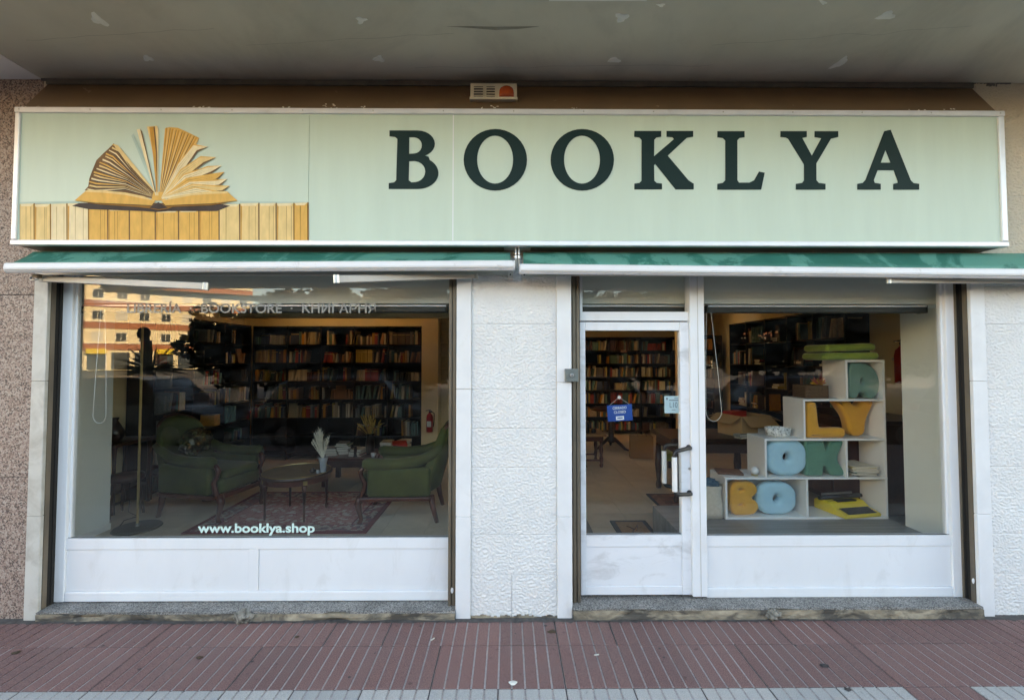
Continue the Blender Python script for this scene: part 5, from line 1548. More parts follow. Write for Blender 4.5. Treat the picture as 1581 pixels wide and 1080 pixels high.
# front plane of the cube shelf: base edge seen at y=801 on the platform
fb_ = atz(1247, 801, PZ)
CF = fb_.y
CD = 0.29
cu = thing('cube_shelf', 'white stepped cube shelf holding letter cushions in the right window', 'shelf', (fb_.x, CF, PZ))
zt_ = [PZ, Z(739.7, CF, 1250), Z(680, CF, 1280), Z(619, CF, 1300), Z(558.5, CF, 1340)]
xr_ = X(1370, CF, 730)
xl_ = [X(1120, CF, 770), X(1181, CF, 710), X(1240.5, CF, 650), X(1306, CF, 590)]
th = 0.018
for i in range(4):
    a, b2 = zt_[i], zt_[i + 1]
    MB().box(xl_[i], xl_[i] + th, CF, CF + CD, a + (0.0 if i == 0 else th + .0003), b2 - .0003 if i < 4 else b2).build('side_panel', 'shelf_white', cu, bevel=0.001)
    MB().box(xr_ - th, xr_, CF + 0.0005, CF + CD, a + (0.0 if i == 0 else th + .0003), b2 - .0003).build('side_panel', 'shelf_white', cu, bevel=0.001)
    # shelf on top of this row spans this row's width
    MB().box(xl_[i], xr_, CF - 0.001, CF + CD, b2, b2 + th).build('shelf_board', 'shelf_white', cu, bevel=0.001)
MB().box(xl_[0] + th + .0003, xr_ - th - .0003, CF, CF + CD, PZ, PZ + th).build('base_board', 'shelf_white', cu, bevel=0.001)
dv = [X(1245, CF, 770), X(1306, CF, 710)]
MB().box(dv[0], dv[0] + th, CF + .0005, CF + CD, zt_[0] + th + .0003, zt_[1] - .0003).build('divider', 'shelf_white', cu)
MB().box(dv[1], dv[1] + th, CF + .0005, CF + CD, zt_[1] + th + .0003, zt_[2] - .0003).build('divider', 'shelf_white', cu)
MB().box(xl_[0] + th, dv[0], CF + CD, CF + CD + 0.004, zt_[0] + th, zt_[1]).build('back_board', 'shelf_white', cu)
MB().box(xl_[3] + th, xr_ - th, CF + CD, CF + CD + 0.004, zt_[3] + th, zt_[4]).build('back_board', 'shelf_white', cu)
def pillow(ch, label, pxl, pxr, pyt, pyb, m, zbase, dep=0.055, back=0.085):
    a = at(pxl, pyb, CF + 0.06); b2 = at(pxr, pyt, CF + 0.06)
    wd, hg_ = b2.x - a.x, b2.z - a.z
    if ch == 'O':
        L = [ell(0.5, 0.5, 0.5, 0.5, 0, 351, 39), ell(0.5, 0.5, 0.085, 0.12, 0, 340, 17)]
        L[0] = [(0.5 + (x - 0.5) * (1 + 0.10 * abs(math.sin(2 * math.atan2(y - .5, x - .5)))), 0.5 + (y - 0.5) * (1 + 0.10 * abs(math.sin(2 * math.atan2(y - .5, x - .5))))) for x, y in L[0]]
    elif ch == 'B':
        L = [[(0.02, 0.0), (0.55, 0.0)] + ell(0.66, 0.25, 0.34, 0.25, -70, 70, 8) + ell(0.64, 0.76, 0.33, 0.24, -60, 80, 8) + [(0.02, 1.0)],
             ell(0.40, 0.76, 0.07, 0.012, 0, 330, 11), ell(0.40, 0.30, 0.07, 0.014, 0, 330, 11)]
    elif ch == 'L':
        L = [[(0, 0), (0.1, 0), (0.9, 0), (1, 0.03), (1, 0.24), (0.9, 0.28), (0.36, 0.26), (0.30, 0.32), (0.26, 0.95), (0.22, 1), (0.03, 1), (0.0, 0.95), (0.0, 0.1)]]
    elif ch == 'Y':
        L = [[(0.34, 0), (0.74, 0), (0.76, 0.42), (1.0, 0.94), (0.93, 1), (0.70, 1), (0.58, 0.85), (0.5, 0.85), (0.32, 1), (0.02, 1), (0, 0.94), (0.30, 0.5)]]
    elif ch == 'K':
        L = [[(0.0, 0.0), (0.20, 0.0), (0.40, 0.0), (0.45, 0.04), (0.47, 0.36), (0.64, 0.02), (0.74, 0.0), (0.98, 0.0), (1.02, 0.08), (0.78, 0.48), (1.0, 0.92), (0.95, 1), (0.66, 1), (0.53, 0.62), (0.48, 0.98), (0.44, 1), (0.2, 1), (0.0, 1.0), (0.0, 0.9), (0.0, 0.5), (0.0, 0.1)]]
    elif ch == 'A':
        L = [[(0.0, 0.0), (0.26, 0.0), (0.33, 0.17), (0.55, 0.17), (0.62, 0.0), (0.86, 0.0), (1.0, 0.28), (1.0, 0.55), (0.86, 0.82), (0.66, 0.94), (0.40, 1.0), (0.0, 1.0)], [(0.36, 0.42), (0.50, 0.42), (0.43, 0.62)]]
    # round off the corners
    def soft(lp, it=2):
        for _ in range(it):
            o_ = []
            for i in range(len(lp)):
                p, n_ = lp[i], lp[(i + 1) % len(lp)]
                o_ += [(p[0] * .75 + n_[0] * .25, p[1] * .75 + n_[1] * .25), (p[0] * .25 + n_[0] * .75, p[1] * .25 + n_[1] * .75)]
            lp = o_
        return lp
    L = [soft(lp, 1 if ch in 'O' else 2) for lp in L]
    L = [[(x * wd, y * hg_) for x, y in lp] for lp in L]
    bd = {'O': 0.045, 'B': 0.03, 'L': 0.032, 'Y': 0.032, 'K': 0.022, 'A': 0.022}[ch]
    me = loops_mesh('letter_cushion', L, max(0.001, dep - bd), bd, -bd * 0.93, 5)
    bm = bmesh.new(); bm.from_mesh(me)
    bmesh.ops.remove_doubles(bm, verts=bm.verts, dist=0.0008)
    bmesh.ops.triangulate(bm, faces=[f for f in bm.faces if len(f.verts) > 4])
    bmesh.ops.recalc_face_normals(bm, faces=bm.faces)
    bm.to_mesh(me); bm.free()
    zmin = min(v.co.y for v in me.vertices)
    upright(me)
    me.materials.append(MATS[m])
    me.polygons.foreach_set('use_smooth', [True] * len(me.polygons))
    o = bpy.data.objects.new('letter_cushion', me); COL.objects.link(o)
    o.location = (a.x, CF + back, zbase + th + 0.001 - zmin)
    tag(o, label, 'cushion', 'letter cushions')
pillow('B', 'ochre cushion shaped like the letter B on the bottom shelf', 1124.5, 1169, 741, 792, 'pillow_ochre', zt_[0])
pillow('O', 'pale blue cushion shaped like the letter O on the bottom shelf beside the B', 1168.5, 1227, 743, 792, 'pillow_blue', zt_[0])
pillow('O', 'pale blue cushion shaped like the letter O on the second shelf beside the K', 1183, 1243, 682, 737, 'pillow_blue', zt_[1])
pillow('K', 'dark green cushion shaped like the letter K on the second shelf', 1242, 1300, 684, 739, 'pillow_teal', zt_[1])
pillow('L', 'ochre cushion shaped like the letter L on the third shelf', 1243, 1300, 623, 677, 'pillow_ochre', zt_[2], dep=0.045, back=0.06)
pillow('Y', 'ochre cushion shaped like the letter Y on the third shelf', 1297, 1356, 621, 677, 'pillow_ochre', zt_[2], back=0.15)
pillow('A', 'grey green cushion shaped like the letter A in the top cube', 1308, 1354, 562, 617, 'pillow_teal_grey', zt_[3])
# two green seat cushions on top
zc = zt_[4] + th + 0.0005
for k, (pl2, pr2, lab) in enumerate(((1270, 1357, 'lime green seat cushion, lower of two on top of the cube shelf'), (1273, 1353, 'lime green seat cushion, upper of two on top of the cube shelf'))):
    a, b2 = X(pl2, CF, 545), X(pr2, CF, 545)
    mb = MB(); vs = []; fs = []
    n = 26; sec = 8
    cxm = (a + b2) / 2; hw_ = (b2 - a) / 2
    o = MB().box(-hw_, hw_, -0.15, 0.16, 0, 0.066).build('seat_cushion', 'cushion_lime', local=True)
    for v in o.data.vertices: pass
    bev(o, 0.032, 6)
    o.location = (cxm, CF + 0.14, zc)
    o.rotation_euler = (0, R(-0.8 if k == 0 else -1.6), R(2 if k else -1))
    if k: o.location.z += 0.006
    tag(o, lab, 'cushion', 'lime seat cushions')
    zc += 0.070
# typewriter
ty = atz(1310, 795, PZ + th + 0.001)
tw = thing('typewriter', 'yellow portable typewriter with black keys in the bottom shelf', 'typewriter', (X(1316, CF + 0.06, 790), CF + 0.13, PZ + th + 0.001), R(10))
pr = [(-0.165, 0.0), (-0.165, 0.03), (-0.06, 0.055), (0.0, 0.095), (0.12, 0.105), (0.16, 0.08), (0.16, 0.0)]
MB().prismx(pr, -0.185, 0.185).build('body', 'typewriter_yellow', tw, bevel=0.010, local=True)
Mk = Matrix.Translation((0, -0.112, 0.044)) @ Matrix.Rotation(R(13.4), 4, 'X')
MB().box(-0.145, 0.145, -0.045, 0.05, 0.0005, 0.004, M=Mk).build('key_well', 'seal_black', tw, local=True)
kt = MB().box(-0.0085, 0.0085, -0.0075, 0.0075, 0, 0.010).mesh('key', 'black_plastic')
for r_ in range(4):
    for c_ in range(11):
        o = bpy.data.objects.new('key', kt); COL.objects.link(o); o.parent = tw
        o.matrix_local = Mk @ Matrix.Translation((-0.128 + c_ * 0.0245 + r_ * 0.004, -0.034 + r_ * 0.0215, 0.004))
MB().tube([(-0.20, 0.06, 0.118), (0.20, 0.06, 0.118)], 0.020, 14).build('platen', 'black_plastic', tw, smooth=True, local=True)
for s in (-1, 1):
    MB().tube([(s * 0.201, 0.06, 0.118), (s * 0.225, 0.06, 0.118)], 0.017, 14).build('platen_knob', 'black_plastic', tw, local=True)
MB().box(-0.16, 0.16, 0.088, 0.10, 0.106, 0.145).build('paper_rest', 'steel', tw, local=True)
MB().box(-0.10, 0.10, -0.01, 0.035, 0.092, 0.104).build('ribbon_cover', 'black_plastic', tw, local=True)
# magazines in the second shelf
zm = zt_[1] + th + 0.001
mx = (dv[1] + xr_) / 2 + 0.01
for k in range(9):
    h = rnd.uniform(0.006, 0.012)
    Mx = Matrix.Translation((mx + rnd.uniform(-.015, .015), CF + 0.14, zm)) @ Matrix.Rotation(rnd.uniform(-0.12, 0.12), 4, 'Z')
    mb = MB().box(-0.105, 0.105, -0.13, 0.13, 0, h, 0, M=Mx)
    mb.box(-0.1045, 0.1045, -0.1302, -0.1301, h * 0.2, h * 0.8, 1, M=Mx)
    tag(mb.build('magazine', ['cover_%d' % [8, 3, 12, 2, 7, 1, 7, 9, 7][k], 'paper']), 'magazine, %s from the bottom of the pile on the second cube shelf' % ORD[k], 'magazine', 'magazines on the cube shelf')
    zm += h + 0.0004
# basket with flowers on the third step
bx = thing('wicker_basket', 'square dark wicker basket with dried flowers on the upper step of the cube shelf', 'basket', (X(1252, CF + 0.15, 610), CF + 0.16, zt_[3] + th + 0.0005))
w_ = 0.095
for j in range(9):
    z = j * 0.0125
    mb = MB(); n = 20
    pts = []
    for k in range(41):
        a = k / 40 * 2 * math.pi
        c, s = math.cos(a), math.sin(a)
        m_ = max(abs(c), abs(s))
        pts.append((w_ * c / m_ * (1 + 0.012 * math.sin(a * 12 + j * 3.14)), w_ * s / m_ * (1 + 0.012 * math.sin(a * 12 + j * 3.14)), z + 0.007))
    mb.tube(pts, 0.0075, 6)
    mb.build('wicker_band', 'wicker', bx, smooth=True, local=True)
MB().box(-w_ + 0.006, w_ - 0.006, -w_ + 0.006, w_ - 0.006, 0.001, 0.10).build('basket_lining', 'dark_wood', bx, local=True)
for m, n_, r_ in (('petal_pink', 34, 0.085), ('petal_yellow', 40, 0.07)):
    mb = MB()
    for k in range(n_):
        a = k * 2.399; el_ = q.uniform(0.15, 1.2); r2 = r_ * q.uniform(0.7, 1.1)
        d = Vector((math.cos(a) * math.cos(el_), math.sin(a) * math.cos(el_), math.sin(el_)))
        sdv = d.orthogonal().normalized() * 0.010
        c0 = Vector((0.04, -0.05, 0.118))
        mb.add([c0 + d * 0.01 - sdv * .5, c0 + d * 0.01 + sdv * .5, c0 + d * r2 * .7 + sdv, c0 + d * r2, c0 + d * r2 * .7 - sdv], [(0, 1, 2, 3, 4)])
    mb.build('flower_petals', m, bx, local=True, fixn=False)
# white patterned basket on the second step
wb = thing('fabric_basket', 'low white patterned basket on the second step of the cube shelf', 'basket', (X(1203, CF + 0.12, 672), CF + 0.14, zt_[2] + th + 0.0005))
MB().lathe([(0.085, 0), (0.10, 0.01), (0.108, 0.055), (0.112, 0.075), (0.100, 0.077), (0.095, 0.06), (0.08, 0.02)], n=28, sy=0.8).build('basket_body', 'wicker_white', wb, smooth=True, local=True)
# notebook and shell on the first step
o = MB().box(-0.105, 0.105, -0.085, 0.085, 0, 0.02, M=Matrix.Translation((X(1126, CF + 0.15, 735), CF + 0.16, zt_[1] + th + 0.0005)) @ Matrix.Rotation(R(-14), 4, 'Z')).build('notebook', 'leather_brown', bevel=0.003)
tag(o, 'brown leather notebook on the lowest step of the cube shelf', 'notebook')
sh = thing('seashell', 'round white shell on a small stand on the lowest step', 'shell', (X(1166, CF + 0.06, 735), CF + 0.07, zt_[1] + th + 0.0005))
MB().lathe([(0.028, 0), (0.03, 0.004), (0.016, 0.012)], n=16).build('stand', 'brass', sh, local=True)
bm = bmesh.new(); bmesh.ops.create_uvsphere(bm, u_segments=20, v_segments=12, radius=0.035)
for v in bm.verts: v.co *= 1 + 0.06 * noise.noise(v.co * 60)
bmesh.ops.translate(bm, verts=bm.verts, vec=(0, 0, 0.042))
me = bpy.data.meshes.new('shell'); bm.to_mesh(me); bm.free(); me.materials.append(MATS['ceramic_white']); me.polygons.foreach_set('use_smooth', [True] * len(me.polygons))
o = bpy.data.objects.new('shell', me); COL.objects.link(o); o.parent = sh
# tote bag left of the shelf
tp = atz(1103, 800, PZ)
tt = thing('tote_bag', 'natural linen tote bag with folded cloth standing left of the cube shelf', 'bag', (tp.x - 0.03, tp.y + 0.05, PZ))
mb = MB(); vs = []; fs = []
for j in range(7):
    z = 0.29 * j / 6
    for k in range(24):
        a = 2 * math.pi * k / 24
        rx = 0.115 + 0.010 * math.sin(j * 1.1) + 0.008 * noise.noise((math.cos(a) * 2, math.sin(a) * 2, z * 9))
        ry = 0.07 - 0.006 * j / 6
        vs.append((rx * math.copysign(abs(math.cos(a)) ** 0.6, math.cos(a)), ry * math.copysign(abs(math.sin(a)) ** 0.6, math.sin(a)), z + (0.012 * math.sin(a * 2 + 1) if j == 6 else 0)))
for j in range(6):
    for k in range(24):
        fs.append((j * 24 + k, j * 24 + (k + 1) % 24, (j + 1) * 24 + (k + 1) % 24, (j + 1) * 24 + k))
fs.append(tuple(range(23, -1, -1)))
MB().add(vs, fs).build('bag_body', 'tote_linen', tt, smooth=True, local=True)
bm = bmesh.new(); bmesh.ops.create_icosphere(bm, subdivisions=3, radius=1)
for v in bm.verts:
    n_ = v.co.copy(); v.co = Vector((n_.x * 0.095, n_.y * 0.055, n_.z * 0.05 + 0.285)) + n_ * 0.02 * noise.noise(n_ * 3)
me = bpy.data.meshes.new('folded_cloth'); bm.to_mesh(me); bm.free(); me.materials.append(MATS['tote_blue'])
o = bpy.data.objects.new('folded_cloth', me); COL.objects.link(o); o.parent = tt
# dark table behind with an open carton
kt2 = thing('display_table', 'dark wooden table with an open carton behind the cube shelf', 'table', (2.25, 2.35, FZ))
zt = Z(676, 2.1, 1140) - FZ
MB().box(-0.42, 0.75, -0.30, 0.45, zt - 0.05, zt).build('table_top', 'dark_wood', kt2, bevel=0.008, local=True)
MB().box(-0.36, 0.69, -0.25, 0.40, zt - 0.17, zt - 0.051).build('apron', 'dark_wood', kt2, local=True)
for u in (-0.34, 0.67):
    for v_ in (-0.23, 0.38):
        MB().lathe([(0.03, 0), (0.04, 0.04), (0.025, 0.1), (0.045, 0.3), (0.03, zt - 0.171)], (u, v_, 0), 12).build('leg', 'dark_wood', kt2, smooth=True, local=True)
zt += FZ + 0.0005
bxp = Vector((X(1152, 2.3, 660), 2.36, zt))
cb = thing('cardboard_box', 'open brown cardboard box with spread flaps behind the cube shelf', 'box', bxp, R(14))
w_, h_ = 0.20, 0.24
for (a, b2, c, d) in ((-w_, w_, -w_, -w_ + 0.006), (-w_, w_, w_ - 0.006, w_), (-w_, -w_ + 0.006, -w_ + 0.0062, w_ - 0.0062), (w_ - 0.006, w_, -w_ + 0.0062, w_ - 0.0062)):
    MB().box(a, b2, c, d, 0, h_).build('box_wall', 'carton', cb, local=True)
MB().box(-w_ + 0.0062, w_ - 0.0062, -w_ + 0.0062, w_ - 0.0062, 0, 0.006).build('box_bottom', 'carton', cb, local=True)
for k, (dx, dy, an) in enumerate(((0, -1, 38), (0, 1, 20), (-1, 0, 28), (1, 0, 24))):
    rz_ = math.atan2(dy, dx)
    Mf = Matrix.Rotation(rz_, 4, 'Z') @ Matrix.Translation((w_ + 0.001, 0, h_)) @ Matrix.Rotation(R(an), 4, 'Y')
    MB().box(0, 0.17, -w_ + 0.004, w_ - 0.004, -0.003, 0.002, M=Mf).build('box_flap', 'carton', cb, local=True)
MB().box(0.02, 0.14, -w_ - 0.0012, -w_ - 0.0003, 0.02, 0.10).build('shipping_label', 'label_white', cb, local=True)
MB().box(-0.16, 0.10, 0.03, 0.16, 0.20, 0.27, M=Matrix.Rotation(0.2, 4, 'Z')).build('red_packing', 'carton_tape', cb, local=True)
pile('book in front of the open cardboard box', (bxp.x - 0.16, bxp.y - 0.26, zt), 0.5, 2, 0.15, 0.1, 91, 'books in front of the carton')
pile('book right of the open cardboard box', (bxp.x + 0.26, bxp.y - 0.12, zt), -0.4, 2, 0.15, 0.2, 92, 'books right of the carton')
# dark chest on the far right behind the shelf
ch = thing('sideboard', 'dark wooden sideboard between the cube shelf and the right grey pier', 'sideboard', (3.92, 2.0, FZ))
MB().box(-0.38, 0.40, -0.55, 0.7, 0.08, 0.98).build('body', 'dark_wood', ch, bevel=0.008, local=True)
for k in range(3):
    MB().box(-0.40, -0.381, -0.50 + k * 0.39, -0.14 + k * 0.39, 0.14, 0.90).build('door_leaf', 'mahogany', ch, bevel=0.006, local=True)
MB().box(-0.40, 0.42, -0.57, 0.72, 0.981, 1.02).build('top_board', 'dark_wood', ch, bevel=0.006, local=True)
pf_ = MB().box(3.300, 3.318, 5.74, 5.90, 1.5, 1.85)
fr = thing('picture_frame', 'small dark picture frame on the beige pillar beyond the carton', 'picture', (3.47, 5.595, 1.62))
MB().box(-0.07, 0.07, -0.012, 0.004, 0, 0.30).build('frame', 'dark_wood', fr, local=True, bevel=0.003)
MB().box(-0.05, 0.05, -0.0135, -0.0122, 0.03, 0.27).build('picture', 'leather_brown', fr, local=True)

# bead chains of the blinds
def chain(label, px0, px1, pyt, pyb, Y, extra=0):
    a, b2 = X(px0, Y, 560), X(px1, Y, 560)
    zt1, zb1 = Z(pyt, Y, px0), Z(pyb, Y, px0)
    c, r = (a + b2) / 2, (b2 - a) / 2
    pts = [(c - r * 0.25 + extra, Y, zt1), (c - r * 0.7 + extra * .5, Y, (zt1 + zb1) / 2)]
    for k in range(13):
        an = math.pi + math.pi * k / 12
        pts.append((c + r * math.cos(an), Y, zb1 + r * 1.3 + r * 1.3 * math.sin(an)))
    pts += [(c + r * 0.8 + extra * .5, Y, (zt1 + zb1) / 2), (c + r * 0.35 + extra, Y, zt1)]
    o = MB().tube(pts, 0.0017, 6).build('blind_cord', 'cord_white', smooth=True)
    tag(o, label, 'cord')
chain('white looped blind cord hanging in front of the left grey pier', 146, 166, 478, 653, 0.20)
chain('white looped blind cord hanging beside the door post in the right window', 1089, 1113, 482, 650, 0.20, -0.03)

# ------------------------------------------------------------------ litter on the pavement
q = random.Random(3)
for (px, py, s, lab) in ((26, 1007, 0.018, 'dark dry leaf lying at the far left of the red paving'), (308, 1015, 0.014, 'dark dry leaf on the red paving below the left window'),
                    (1272, 1027, 0.016, 'dark gum spot on the red paving right of the door'), (1308, 1064, 0.014, 'dark gum spot on the pale paving near the right edge'),
                    (458, 983, 0.012, 'small dark leaf on the red paving below the web address'), (852, 975, 0.02, 'reddish dry leaf on the paving below the white pilaster')):
    c = atz(px, py, GZ)
    pts = []
    for k in range(10):
        a = 2 * math.pi * k / 10
        r = s * (1 + q.uniform(-0.35, 0.35))
        pts.append(Vector((c.x + r * math.cos(a) * 1.2, c.y + r * math.sin(a) * 0.9, GZ + 0.0025 + q.uniform(0, 0.004))))
    mb = MB(); mb.add(pts + [Vector((c.x, c.y, GZ + 0.009))], [(i, (i + 1) % 10, 10) for i in range(10)])
    mb.add([Vector((p.x, p.y, GZ + 0.0018)) for p in pts], [tuple(range(9, -1, -1))])
    gum = 'gum' in lab
    tag(mb.build('gum_spot' if gum else 'dry_leaf', 'gum' if gum else 'leaf_dry'), lab, 'gum spot' if gum else 'leaf')
for (px, py, an, lab) in ((668, 986, 0.9, 'white cigarette end on the red paving left of the pilaster'), (921, 1010, 0.2, 'scrap of white paper on the red paving in front of the door')):
    c = atz(px, py, GZ + 0.004)
    d = Vector((math.cos(an), math.sin(an), 0)) * 0.014
    tag(MB().tube([c - d, c + d], 0.0038, 8).build('cigarette_end', 'butt_white'), lab, 'litter')
c = atz(792, 1054, GZ)
mb = MB(); pts = [(c.x + 0.022 * math.cos(a) * (1 + .25 * math.sin(3 * a)), c.y + 0.018 * math.sin(a), GZ + 0.0022) for a in [k * 0.5236 for k in range(12)]]
mb.add(pts + [(c.x, c.y, GZ + 0.006)], [(i, (i + 1) % 12, 12) for i in range(12)])
tag(mb.build('plaster_crumb', 'plaster_patch'), 'flat grey crumb of plaster on the red paving at the middle', 'litter')

# ------------------------------------------------------------------ the far side of the street, mirrored in the glass
def block(label, origin, rz, length, depth, floors, fh, wallm, bandm, wins, ground=None, seed=1):
    t = thing('apartment_building', label, 'building', origin, rz)
    q = random.Random(seed)
    h = floors * fh + 0.8
    MB().box(0, length, 0, depth, 0, h).build('wall', wallm, t, local=True)
    MB().box(-0.3, length + 0.3, -0.35, depth + 0.3, h + 0.001, h + 0.4).build('cornice', 'facade_white', t, local=True)
    pitch = length / wins
    win = MB().box(-0.62, 0.62, -0.03, 0.0, 0, 1.35).mesh('window', 'facade_white')
    pane = MB().box(-0.52, -0.03, -0.05, -0.031, 0.1, 1.25).box(0.03, 0.52, -0.05, -0.031, 0.1, 1.25).mesh('pane', 'facade_glass')
    shut = MB().box(-0.56, 0.56, -0.06, -0.051, 0, 0.75).mesh('shutter', 'shutter_pale')
    for f in range(floors):
        z = f * fh
        if f > 0:
            MB().box(0, length, -0.12, -0.001, z - 0.15, z + 0.72).build('brick_band', bandm, t, local=True)
            MB().box(0, length, -0.2, -0.0015, z + 0.725, z + 0.83).build('string_course', 'facade_white', t, local=True)
        for k in range(wins):
            if f == 0: continue
            o = bpy.data.objects.new('window', win); COL.objects.link(o); o.parent = t; o.location = ((k + 0.5) * pitch, -0.002, z + 1.0)
            if q.random() < 0.72:
                p = bpy.data.objects.new('pane', pane); COL.objects.link(p); p.parent = o
            else:
                p = bpy.data.objects.new('shutter', shut); COL.objects.link(p); p.parent = o; p.location = (0, 0.02, 0.6)
                p = bpy.data.objects.new('shutter', shut); COL.objects.link(p); p.parent = o; p.location = (0, 0.02, 0.0); p.scale = (1, 1, 0.8)
    for k in range(wins):
        m = ground or 'facade_glass'
        MB().box(k * pitch + 0.3, (k + 1) * pitch - 0.3, -0.06, -0.001, 0.1, 2.5).build('shop_front', 'facade_glass', t, local=True)
        if k % 3 == 1: MB().box(k * pitch + 0.2, (k + 1) * pitch - 0.2, -0.5, -0.061, 2.3, 3.0).build('shop_fascia', 'shop_yellow', t, local=True)
    return t
# long block whose front looks towards the plaza, seen in the left window
block('cream and brick apartment block mirrored at the left of the left window', (-42.4, -70.8, 0), R(140.7), 40, 12, 7, 3.0, 'facade_cream', 'facade_brick', 16, seed=3)
block('pale apartment block mirrored above the dark tree in the left window', (-57, -95, 0), R(150), 16, 12, 9, 3.0, 'facade_cream', 'facade_white', 5, seed=5)
block('brick apartment block across the plaza mirrored faintly in the right window', (52, -72, 0), R(180), 93, 12, 4, 2.7, 'facade_white', 'facade_brick', 26, seed=9)

def leaf_crown(q, R3, n, size, squash=0.8, core=0.45):
    mb = MB()
    cl = []
    for k in range(40):
        while True:
            p = Vector((q.uniform(-1, 1), q.uniform(-1, 1), q.uniform(-1, 1)))
            if core < p.length < 0.95: break
        cl.append((p * R3, q.uniform(0.22, 0.42) * R3))
    for k in range(n):
        c, r = q.choice(cl)
        d = Vector((q.gauss(0, 1), q.gauss(0, 1), q.gauss(0, 1))).normalized()
        p = c + d * r * q.uniform(0.55, 1.0)
        p.z *= squash
        u = Vector((q.gauss(0, 1), q.gauss(0, 1), q.gauss(0, 0.6))).normalized()
        v = u.orthogonal().normalized()
        s = size * q.uniform(0.6, 1.3)
        mb.add([p - u * s, p + v * s * 0.5, p + u * s, p - v * s * 0.5], [(0, 1, 2, 3)])
    return mb
q = random.Random(17)
crown = leaf_crown(q, 2.7, 9000, 0.2, core=0.0).mesh('crown', 'leaf_dark', fixn=False)
trk = MB().tube([(0, 0, -0.1), (0.05, 0.02, 1.2), (0, 0, 2.4), (0.1, 0.05, 3.6)], [0.16, 0.13, 0.11, 0.05], 10)
for k in range(5):
    a = k * 1.26
    trk.tube([(0, 0, 2.1), (0.7 * math.cos(a), 0.7 * math.sin(a), 3.0), (1.5 * math.cos(a), 1.5 * math.sin(a), 3.9)], [0.08, 0.05, 0.02], 6)
trkm = trk.mesh('trunk', 'bark')
spots = [(-10.7, -15.6, 0.85, 2.2), (-7.6, -15.0, 1.05, 2.5), (-3.6, -15.4, 1.05, 2.6), (1.0, -15.0, 1.1, 2.7), (5.6, -15.3, 1.1, 2.7), (10.2, -15.2, 1.05, 3.2), (14.8, -15.4, 1.1, 3.1), (19.4, -16, 1.1, 3.2)]
for i, (x, y, s, ch_) in enumerate(spots):
    t = thing('street_tree', 'dark leafy street tree, %s in the row across the road' % ['first', 'second', 'third', 'fourth', 'fifth', 'sixth', 'seventh', 'eighth'][i], 'tree', (x, y, 0), R(57 * i), 'street trees across the road')
    o = bpy.data.objects.new('trunk', trkm); COL.objects.link(o); o.parent = t; o.scale = (1, 1, 0.75)
    o = bpy.data.objects.new('crown', crown); COL.objects.link(o); o.parent = t; o.location = (0, 0, ch_); o.scale = (s, s, s * 0.9)
# parked cars along the kerb behind the camera, mirrored darkly in the lower glass
def car(label, x, m, long_=4.2):
    t = thing('parked_car', label, 'car', (x, -6.75, -0.14), 0, 'cars parked along the kerb')
    hl = long_ / 2
    def loft(prof, hw0, hw1):
        n = len(prof); mb = MB(); vs = []
        zmax = max(p[1] for p in prof); zmin = min(p[1] for p in prof)
        for sgn in (-1, 1):
            for (xx, z) in prof:
                f_ = (z - zmin) / (zmax - zmin)
                vs.append((xx, sgn * (hw0 + (hw1 - hw0) * f_), z))
        mb.add(vs, [tuple(range(n - 1, -1, -1)), tuple(range(n, 2 * n))] + [(i, (i + 1) % n, (i + 1) % n + n, i + n) for i in range(n)])
        return mb
    body = [(-hl, 0.30), (-hl - 0.04, 0.55), (-hl + 0.05, 0.86), (-hl + 0.7, 0.92), (hl - 1.2, 0.92), (hl - 0.25, 0.76), (hl, 0.55), (hl - 0.02, 0.30)]
    bo = loft(body, 0.84, 0.80).build('body', m, t, bevel=0.07, seg=3, local=True)
    cab = [(-hl + 0.22, 0.915), (-hl + 0.55, 1.36), (-hl + 0.9, 1.45), (0.25, 1.46), (0.60, 1.40), (hl - 1.05, 0.915)]
    loft(cab, 0.78, 0.60).build('cabin', 'facade_glass', t, bevel=0.05, seg=3, local=True)
    loft([(-hl + 0.62, 1.40), (-hl + 0.9, 1.475), (0.28, 1.485), (0.58, 1.42)], 0.63, 0.60).build('roof', m, t, bevel=0.03, local=True)
    for sx in (-hl + 0.78, hl - 0.82):
        for sy in (-1, 1):
            wl_ = MB().tube([(sx, sy * 0.62, 0.31), (sx, sy * 0.86, 0.31)], 0.31, 20).build('wheel', 'tyre', t, local=True, bevel=0.03)
            MB().tube([(sx, sy * 0.855, 0.31), (sx, sy * 0.872, 0.31)], 0.20, 16).build('rim', 'rim', wl_, local=True)
    for sy in (-1, 1):
        MB().box(hl - 0.16, hl - 0.02, sy * 0.62 - 0.14, sy * 0.62 + 0.14, 0.60, 0.72).build('headlight', 'clear_vase', t, bevel=0.02, local=True)
        MB().box(-hl - 0.05, -hl + 0.06, sy * 0.66 - 0.1, sy * 0.66 + 0.1, 0.62, 0.80).build('tail_light', 'ext_red', t, bevel=0.02, local=True)
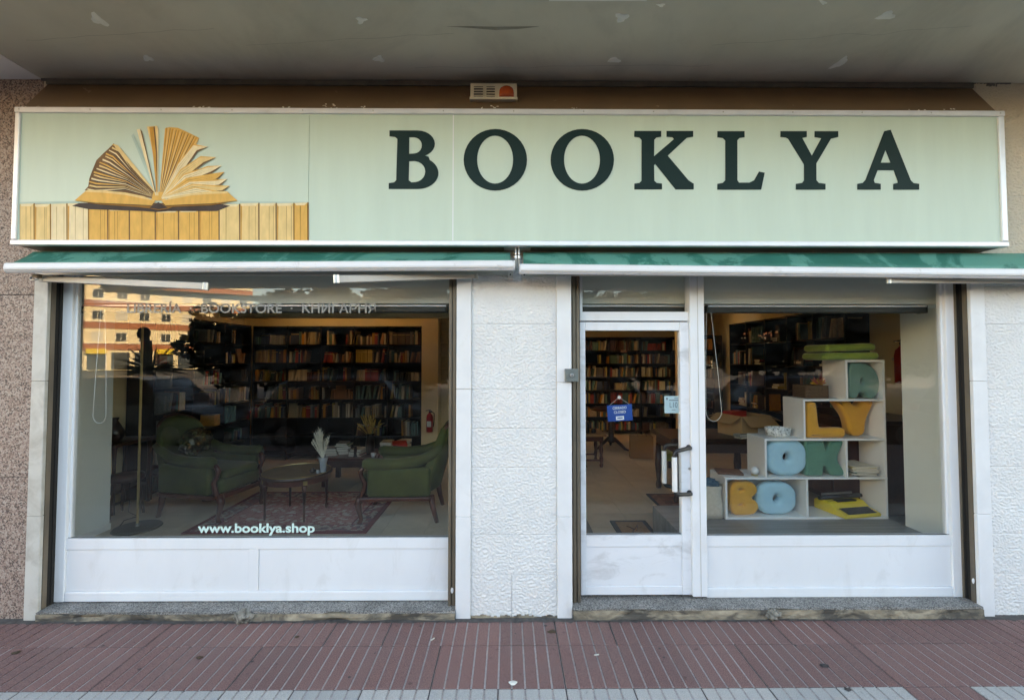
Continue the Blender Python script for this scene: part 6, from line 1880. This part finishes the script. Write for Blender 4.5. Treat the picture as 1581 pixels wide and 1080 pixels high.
for x, m, lab in ((-13.2, 'car_blue', 'dark blue parked car mirrored at the far left of the left window'), (-8.1, 'car_black', 'black parked car mirrored low in the left window'),
             (-3.2, 'car_grey', 'dark grey parked car mirrored low towards the pilaster'), (1.9, 'car_black', 'black parked car mirrored low in the glass door'),
             (6.8, 'car_blue', 'dark blue parked car mirrored low in the right window'), (11.8, 'car_grey', 'dark grey parked car mirrored at the far right')):
    car(lab, x, m)
# spiky palm mirrored at the far left
pm_ = thing('palm', 'spiky palm mirrored at the left edge of the left window', 'palm', (-11.6, -11.4, 0))
MB().tube([(0, 0, -0.12), (0, 0, 1.3)], [0.14, 0.11], 10).build('trunk', 'bark', pm_, local=True)
mb = MB()
for k in range(70):
    a = q.uniform(0, 6.28); el_ = q.uniform(-0.35, 1.45); L_ = q.uniform(0.75, 1.15)
    d = Vector((math.cos(a) * math.cos(el_), math.sin(a) * math.cos(el_), math.sin(el_)))
    s_ = Vector((-math.sin(a), math.cos(a), 0)) * 0.03
    c0 = Vector((0, 0, 1.35))
    mid = c0 + d * L_ * 0.6; tip = c0 + d * L_ + Vector((0, 0, -0.12))
    mb.add([c0 - s_ * .5, c0 + s_ * .5, mid + s_, tip, mid - s_], [(0, 1, 2, 3, 4)])
mb.build('fronds', 'leaf_palm', pm_, local=True, fixn=False)
# traffic signal mirrored in the left window
ts = thing('traffic_light', 'round headed traffic signal on a post mirrored in the left window', 'traffic light', (-15.6, -16.2, 0))
MB().tube([(0, 0, -0.12), (0, 0, 2.9)], 0.06, 10).build('post', 'lamp_base', ts, local=True)
MB().box(-0.16, 0.16, -0.05, 0.2, 1.8, 2.5).build('signal_head', 'black_plastic', ts, bevel=0.03, local=True)
MB().tube([(0, 0.20, 2.78), (0, 0.26, 2.78)], 0.28, 20).build('round_plate', 'black_plastic', ts, local=True)
for k, m in enumerate(('ext_red', 'siren_orange', 'leaf_dark')):
    MB().tube([(0, 0.201, 2.38 - k * 0.22), (0, 0.23, 2.38 - k * 0.22)], 0.085, 14).build('signal_lens', m, ts, local=True)
